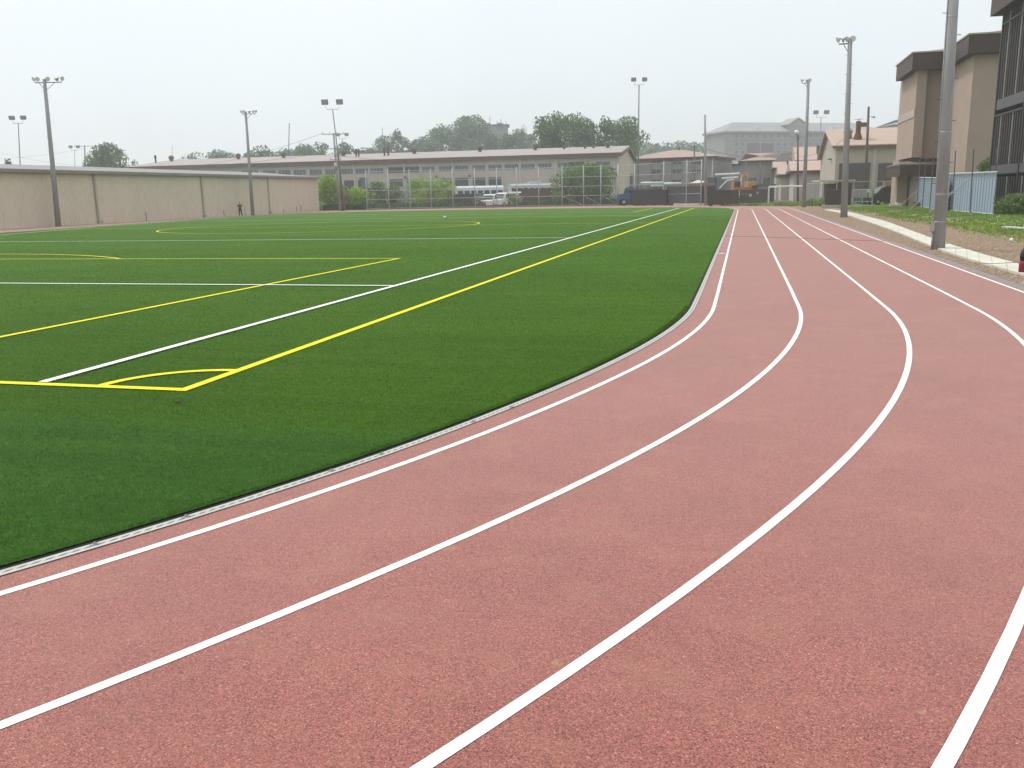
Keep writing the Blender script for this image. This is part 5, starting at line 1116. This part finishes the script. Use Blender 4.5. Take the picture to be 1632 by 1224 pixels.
container('flat dark trailer with pale gear right of the excavator', 1203, 1236, 296, 125, dsteel, name='trailer', cat='trailer', zb=2.4, ribs=False)
# goal frame
gA, gB = G(1225, 326.2), G(1284, 325); gA = XY(1225.3, 103); gB = XY(1284.5, 100); u = (gB-gA).normalized(); L_ = (gB-gA).length; n_in = Vector((-u.y,u.x,0)); n_in = n_in if n_in.dot(HF) > 0 else -n_in; n_in = (n_in-u*.55).normalized()
t = thing('goal_frame', 'white tubular goal frame without net on the grass past the track end', 'goal', gA); hg = zpx(gA, 297.2)
for q in (Vector((0,0,0)), u*L_): b = MB(); b.tube([q, q+Z*hg], .06, 8); b.build('post', whitep, t)
for q in (n_in*2.1, u*L_+n_in*2.1): b = MB(); b.tube([q, q+Z*hg*.96], .045, 8); b.build('rear_post', whitep, t)
b = MB(); b.tube([Z*hg-u*.06, u*L_+Z*hg+u*.06], .06, 8); b.build('crossbar', whitep, t); b = MB(); b.tube([Z*hg, n_in*2.1+Z*hg*.96, u*L_+n_in*2.1+Z*hg*.96, u*L_+Z*hg], .045, 6); b.build('top_frame', whitep, t)
# picket / slatted fence and canopies near the garage
def link_fence(label, pts_px, D_, h, n_name='link_fence', post_every=3.):
    ps = [XY(x, d) for x, d in zip(pts_px, D_)]; t = thing(n_name, label, 'fence', ps[0], 0, 'low yard fences')
    for i in range(len(ps)-1):
        L_ = (ps[i+1]-ps[i]).length; k = max(1, int(L_/post_every))
        for j in range(k+(i == len(ps)-2)): q = ps[i].lerp(ps[i+1], j/k)-ps[0]; b = MB(); b.tube([q, q+Z*h], .035, 6); b.build('post', galv, t)
        mesh_panel('mesh_panel', ps[i], ps[i+1], .03, h, t, ps[0])
        b = MB(); b.tube([ps[i]-ps[0]+Z*h, ps[i+1]-ps[0]+Z*h], .03, 6); b.build('rail', galv, t)
link_fence('chain link fence between the goal frame and the brown dumpster', (1284,1311), (97,93), 2.3, post_every=.6)
link_fence('chain link fence behind the meter rack below the garage doors', (1312,1345,1440), (96,96,97), 2.4)
p0 = XY(1304, 95); c3 = XY(1361, 95); t = thing('shelter', 'low flat pale shelter roof on posts in front of the garage', 'shelter', p0); u = (c3-p0).normalized(); L_ = (c3-p0).length; zr = zpx(p0, 288.5)
b = MB(); b.box(u*L_/2+HF*1.0+Z*zr, (L_,2.4,.14), (u,HF,Z)); b.build('roof', mat('pale shelter roof', (.55,.55,.52), .6), t)
for q in (.1, L_*.5, L_-.1):
    for d_ in (-.05, 2.0): b = MB(); b.tube([u*q+HF*d_, u*q+HF*d_+Z*zr], .05, 6); b.build('post', galv, t)
container('dark stacked gear under the pale shelter roof before the garage', 1322, 1356, 292, 95.5, mat('olive brown tarpaulin', (.085,.08,.065), .9, var=.2, scale=2), name='gear_pile', cat='gear', ribs=False, zb=.0)
container('brown gear boxes stacked before the left garage door', 1357, 1384, 290, 104, mat('weathered brown boards', (.16,.12,.10), .8, var=.2, scale=2), name='storage_box', cat='storage box', ribs=False)
container('ochre boards leaning before the right garage door', 1408, 1424, 289, 104, mat('ochre board', (.36,.23,.11), .7, var=.2, scale=2), name='board_stack', cat='boards', dd=.4, ribs=False)
van('dark car parked behind the low yard fence by the dormitory column', 1416, 93.5, mat('dark car paint', (.05,.055,.06), .3), .02, .95, cat='car')
van('second dark car facing away under the garage doors', 1398, 98, MATS['dark car paint'], -.02, .85, cat='car')
# dumpster
p0 = XY(1315, 84.5); p1 = XY(1343, 84); u = (p1-p0).normalized(); L_ = (p1-p0).length; o = -Vector((-u.y,u.x,0)); o = o if o.dot(HF) < 0 else -o; zt = zpx(p0, 303.5)
t = thing('dumpster', 'dark brown steel dumpster on a concrete base by the far end of the path', 'dumpster', p0)
b = MB(); b.box(u*L_/2-o*.9+Z*.12, (L_+.5,2.4,.24), (u,o,Z)); b.build('base_slab', mat('grey slab', (.40,.39,.36), .9), t)
rst = mat('rusted brown steel', (.075,.052,.045), .7, var=.35, scale=3); b = MB(); b.prism([u*-.0+Z*.26, u*L_+Z*.26, u*L_+Z*zt, u*-.0+Z*zt], -o*1.8); b.build('bin', rst, t)
b = MB(); b.box(u*L_/2-o*.9+Z*(zt+.03), (L_+.1,1.9,.07), (u,o,Z)); b.build('lid', dsteel, t)
for q in (.35, .9, L_-.35): b = MB(); b.box(u*q+o*.03+Z*(.26+zt)/2, (.07,.06,zt-.3), (u,o,Z)); b.build('stiffener', rst, t)
b = MB(); b.box(-u*.08-o*.2+Z*(zt-.3), (.12,.3,.35), (u,o,Z)); b.build('lifting_hook', dsteel, t)
# meter rack
p0 = XY(1358.7, 84.5); p1 = XY(1391, 84); u = (p1-p0).normalized(); L_ = (p1-p0).length; o = -Vector((-u.y,u.x,0)); o = o if o.dot(HF) < 0 else -o; zt = zpx(p0, 302.5)
t = thing('meter_rack', 'pale tubular rack carrying grey electric boxes right of the dumpster', 'electric rack', p0)
for q in (0, L_/2, L_): 
    b = MB(); b.tube([u*q, u*q+Z*zt], .04, 6); b.build('post', galv, t); b = MB(); b.tube([u*q-o*.8+Z*0, u*q-o*.8+Z*zt*.5, u*q+Z*zt*.5], .03, 6); b.build('rear_post', galv, t)
for z in (.12, .5, .9, zt): b = MB(); b.tube([Z*z, u*L_+Z*z], .035, 6); b.build('rail', galv, t)
mb_ = mat('grey meter box', (.32,.34,.34), .5); 
for q, w_, m_ in ((.12,.20,mb_),(.33,.18,mb_),(.58,.27,mb_),(.885,.15,mat('cream meter box', (.50,.46,.34), .5))):
    b = MB(); b.box(u*L_*q+o*.06+Z*(zt*.74), (L_*w_,.22,zt*.42), (u,o,Z)); x = b.build('meter_box', m_, t); b = MB(); b.box(u*L_*q+o*.18+Z*(zt*.74), (L_*w_*.85,.015,zt*.37), (u,o,Z)); b.build('box_door', m_, x)
# concrete rubble, timber strips on the grass
b = MB(); b.box((0,0,.1), (1.0,.6,.2)); b.box((.3,.2,.26), (.5,.35,.14), axes(.4)); o_ = b.build('rubble', mat('white concrete', (.62,.62,.58), .8)); o_.location = G(1427, 329); tag(o_, 'small heap of pale rubble on the grass by the dormitory column', 'rubble')
for i, (x0, y0, x1, y1, lb) in enumerate(((1417,338.6,1442,338.6,'thin pale timber strip lying on the grass below the dormitory column'),(1381,342.2,1397,342.4,'shorter pale timber strip on the dry grass by the second pole'),(1512,351.6,1531,351.3,'thin pale timber strip on the grass right of the nearest pole'))):
    a, c_ = G(x0,y0), G(x1,y1); u = (c_-a).normalized(); b = MB(); b.box((0,0,.06), ((c_-a).length,.09,.12), (u, Vector((-u.y,u.x,0)), Z)); o_ = b.build('timber_strip', mat('pale timber', (.48,.42,.28), .8)); o_.location = (a+c_)/2; tag(o_, lb, 'timber strip')
# aluminium bench
p0, p1 = G(1612.5, 366), G(1690, 372); p0 = XY(1612.5, 36); p1 = XY(1665, 33.5); u = (p1-p0).normalized(); L_ = (p1-p0).length; n_in = Vector((-u.y,u.x,0)); n_in = n_in if n_in.dot(HF) > 0 else -n_in
t = thing('bench', 'low pale aluminium bench cut off by the edge on the green grass', 'bench', p0); al = mat('pale aluminium', (.66,.69,.66), .45, metal=.2)
zs = zpx(p0, 360.5)
b = MB(); b.box(u*L_/2+n_in*.13+Z*(zs-.02), (L_,.27,.05), (u,n_in,Z)); b.build('seat', al, t); b = MB(); b.box(u*(L_/2+.5)-n_in*.32+Z*(zs-.28), (L_-.9,.22,.045), (u,n_in,Z)); b.build('footboard', al, t)
for q in (.55, L_-.6):
    b = MB(); b.tube([u*q-n_in*.45, u*q-n_in*.3+Z*(zs-.30), u*q+n_in*.1+Z*(zs-.05)], .025, 6); b.build('leg', steel, t); b = MB(); b.tube([u*q+n_in*.45, u*q+n_in*.12+Z*(zs-.05)], .025, 6); b.build('leg', steel, t)
# ball on the grass, red bag at the very edge
b = MB(); pts = [Z*.0, Z*.02, Z*.06, Z*.11, Z*.15, Z*.17]; b.tube([p_*.7 for p_ in pts], [.014,.042,.06,.06,.042,.014], 12); o_ = b.build('ball', whitep, None, True); o_.location = G(1611.5, 385.2)-Z*.01; tag(o_, 'small white ball lying on the dry grass below the bench', 'ball')
p = XY(1647, 17.4); p.z = -.0; t = thing('kit_bag', 'dark red and black kit bag standing on the path at the very edge', 'bag', p)
b = MB(); b.tube([Z*.0, Z*.05, Z*.20, Z*.26], [.09,.125,.125,.11], 16); b.build('body', mat('dark red nylon', (.22,.02,.03), .6), t, True)
b = MB(); b.tube([Z*.265, Z*.36, Z*.46, Z*.50], [.115,.125,.10,.04], 16); b.build('top', mat('black nylon', (.02,.02,.022), .6), t, True)
b = MB(); b.tube([Vector((-.08,0,.46)), Vector((-.05,0,.54)), Vector((.05,0,.54)), Vector((.08,0,.46))], .012, 6); b.build('handle', MATS['black nylon'], t)
# small white tee on the track beside the drain cover
a, c_ = G(1145, 405), G(1156, 404); u = (c_-a).normalized(); b = MB(); b.box((0,0,.010), ((c_-a).length,.16,.012), (u, Vector((-u.y,u.x,0)), Z)); o_ = b.build('cover_plate', mat('light plate', (.62,.63,.61), .6)); o_.location = (a+c_)/2; tag(o_, 'small white cover plate joining the drain strip to the inner lane line', 'plate')
# leaves and litter on the turf
litter = mat('white scrap', (.72,.74,.74), .7)
for x, y, lb in ((706,348,'white scrap of paper beyond the centre circle line'),(278,646,'dark scrap on the turf just below the yellow corner')):
    b = MB(); b.add([(0,0,.02),(.12,.02,.05),(.14,.12,.03),(.02,.1,.07),(0,0,.01),(.12,.02,.04),(.14,.12,.02),(.02,.1,.06)], [(0,1,2),(0,2,3),(4,6,5),(4,7,6)]); o_ = b.build('paper_scrap', litter if 'dark' not in lb else dkc); sc_ = 2.6 if x == 706 else (.35 if x == 278 else .3); o_.scale = (sc_,)*3; o_.location = G(x, y)+Z*.015; tag(o_, lb, 'scrap')
# clips on the drain cover
for x, y in ((160,873),(308,829),(545,755),(621,727),(762,674),(820,650)):
    g_ = G(x, y, .005); ra = Vector((g_.x-AC[0], g_.y-AC[1], 0)).normalized(); ta = Vector((-ra.y, ra.x, 0)); c_ = Vector((AC[0], AC[1], 0))+ra*(R0+.085)
    b = MB(); b.box(Z*.013, (.05,.10,.008), (ra,ta,Z)); b.tube([ta*-.02+Z*.02, Z*.032, ta*.02+Z*.02], .008, 6); o_ = b.build('drain_clip', concrete); o_.scale = (.45,.45,.6); o_.location = c_; tag(o_, 'small metal clip fastening the drain cover along the turf edge', 'clip', 'clips on the drain cover')

# ================================================================== the man by the warehouse
pp = G(383.5, 344.3)
def skin_body(name, pts, edges, m_, parent, sub=1):
    me = bpy.data.meshes.new(name); me.from_pydata([p_[:3] for p_ in pts], edges, []); o_ = bpy.data.objects.new(name, me); C.objects.link(o_); me.materials.append(m_)
    sm = o_.modifiers.new('skin', 'SKIN'); 
    for v, p_ in zip(me.skin_vertices[0].data, pts): v.radius = (p_[3], p_[4] if len(p_) > 4 else p_[3])
    me.skin_vertices[0].data[0].use_root = True; sm.use_smooth_shade = True
    ss = o_.modifiers.new('subsurf', 'SUBSURF'); ss.levels = sub; ss.render_levels = sub
    o_.parent = parent; return o_
K = 1.55/1.78
skin_ = mat('skin', (.50,.32,.24), .6); jk = mat('dark olive jacket', (.06,.07,.05), .85); tr_ = mat('charcoal trousers', (.03,.032,.036), .9); hr = mat('black hair', (.015,.013,.012), .7)
t = thing('person', 'man in dark olive jacket standing by the warehouse wall, hands raised to his face', 'person', pp, math.atan2(-pp.x, pp.y)*0+.6)
t.scale = (K, K, K)
bp_ = [(0,0,.95,.11,.09),(0,0,1.15,.12,.09),(0,0,1.38,.14,.09),(0,0,1.50,.05),(0,-.01,1.57,.05),(0,-.02,1.66,.10,.11),(0,-.02,1.75,.085,.095),
 (-.17,0,1.42,.05),(-.30,-.10,1.20,.042),(-.12,-.32,1.42,.033),(-.06,-.22,1.60,.024),(.17,0,1.42,.05),(.30,-.10,1.20,.042),(.12,-.32,1.42,.033),(.06,-.22,1.60,.024),
 (-.10,0,.88,.085),(-.13,-.03,.50,.06),(-.15,.03,.10,.042),(-.16,-.10,.04,.04),(.10,0,.88,.085),(.16,.0,.50,.06),(.22,.06,.10,.042),(.24,-.06,.04,.04)]
be = [(0,1),(1,2),(2,3),(3,4),(4,5),(5,6),(2,7),(7,8),(8,9),(9,10),(2,11),(11,12),(12,13),(13,14),(0,15),(15,16),(16,17),(17,18),(0,19),(19,20),(20,21),(21,22)]
body = skin_body('body', bp_, be, skin_, t)
jp = [(0,0,.84,.18,.14),(0,0,1.12,.18,.14),(0,0,1.34,.19,.13),(0,0,1.47,.085),(-.18,0,1.41,.068),(-.31,-.10,1.20,.06),(-.13,-.30,1.40,.046),(.18,0,1.41,.068),(.31,-.10,1.20,.06),(.13,-.30,1.40,.046)]
skin_body('jacket', jp, [(0,1),(1,2),(2,3),(2,4),(4,5),(5,6),(2,7),(7,8),(8,9)], jk, t)
skin_body('trousers', [(0,0,.93,.15,.13),(-.10,0,.86,.12),(-.12,-.03,.50,.09),(-.13,.03,.09,.07),(.10,0,.86,.12),(.14,0,.50,.09),(.18,.06,.09,.07)], [(0,1),(1,2),(2,3),(0,4),(4,5),(5,6)], tr_, t)
skin_body('hair', [(0,.01,1.76,.085,.09),(0,.05,1.69,.075,.06)], [(0,1)], hr, t)
b = MB()
for s_ in (-1,1): b.tube([Vector((s_*.035,-.105,1.675)), Vector((s_*.035,-.115,1.675))], .012, 8)
b.build('eyes', hr, t); b = MB(); b.tube([Vector((0,-.10,1.68)), Vector((0,-.135,1.64))], [.01,.018], 6); b.build('nose', skin_, t); b = MB(); b.box((0,-.108,1.605), (.05,.01,.012)); b.build('mouth', mat('lips', (.35,.15,.12), .6), t)
for s_ in (-1,1):
    for k in range(4): b = MB(); x = s_*(.055-.004*k); z = 1.60+.018*k; b.tube([Vector((x,-.225,z)), Vector((x-s_*.02,-.262,z+.012)), Vector((x-s_*.05,-.25,z+.012))], [.010,.009,.007], 6); b.build('finger', skin_, t)
    b = MB(); b.tube([Vector((s_*.055,-.21,1.60)), Vector((s_*.035,-.215,1.56))], [.012,.009], 6); b.build('thumb', skin_, t)
for s_ in (-1,1): b = MB(); x = -.16 if s_ < 0 else .24; y = -.03 if s_ < 0 else .02; b.tube([Vector((x,y+.06,.05)), Vector((x,y-.02,.055)), Vector((x,y-.16,.035))], [.05,.055,.035], 8); b.build('shoe', dkc, t)
b = MB(); b.box((0,-.275,1.615), (.15,.03,.08)); o_ = b.build('camera', dsteel); o_.scale = (K,K,K); o_.location = pp; o_.rotation_euler = (0,0,.6); tag(o_, 'small black camera held up by the man at the warehouse', 'camera')
q = G(391, 343.9); b = MB(); b.tube([q-q, Z*.95, Z*1.0+Vector((.05,0,0))], .02, 6); o_ = b.build('marker_rod', dsteel); o_.location = q; tag(o_, 'thin dark rod standing between the man and the floodlight pole', 'rod')

# ================================================================== haze
b = MB(); b.box((0,0,(-1.1+62)/2), (3000,3000,63.1)); 
hm = bpy.data.materials.new('haze air'); hm.use_nodes = True; hn = hm.node_tree; hn.nodes.clear(); ho = hn.nodes.new('ShaderNodeOutputMaterial'); hv = hn.nodes.new('ShaderNodeVolumePrincipled')
hv.inputs['Color'].default_value = (.93,.97,1,1); hv.inputs['Density'].default_value = .00085; hv.inputs['Anisotropy'].default_value = .45; hn.links.new(hv.outputs[0], ho.inputs['Volume'])
hz = b.build('haze', hm); tag(hz, kind='stuff')
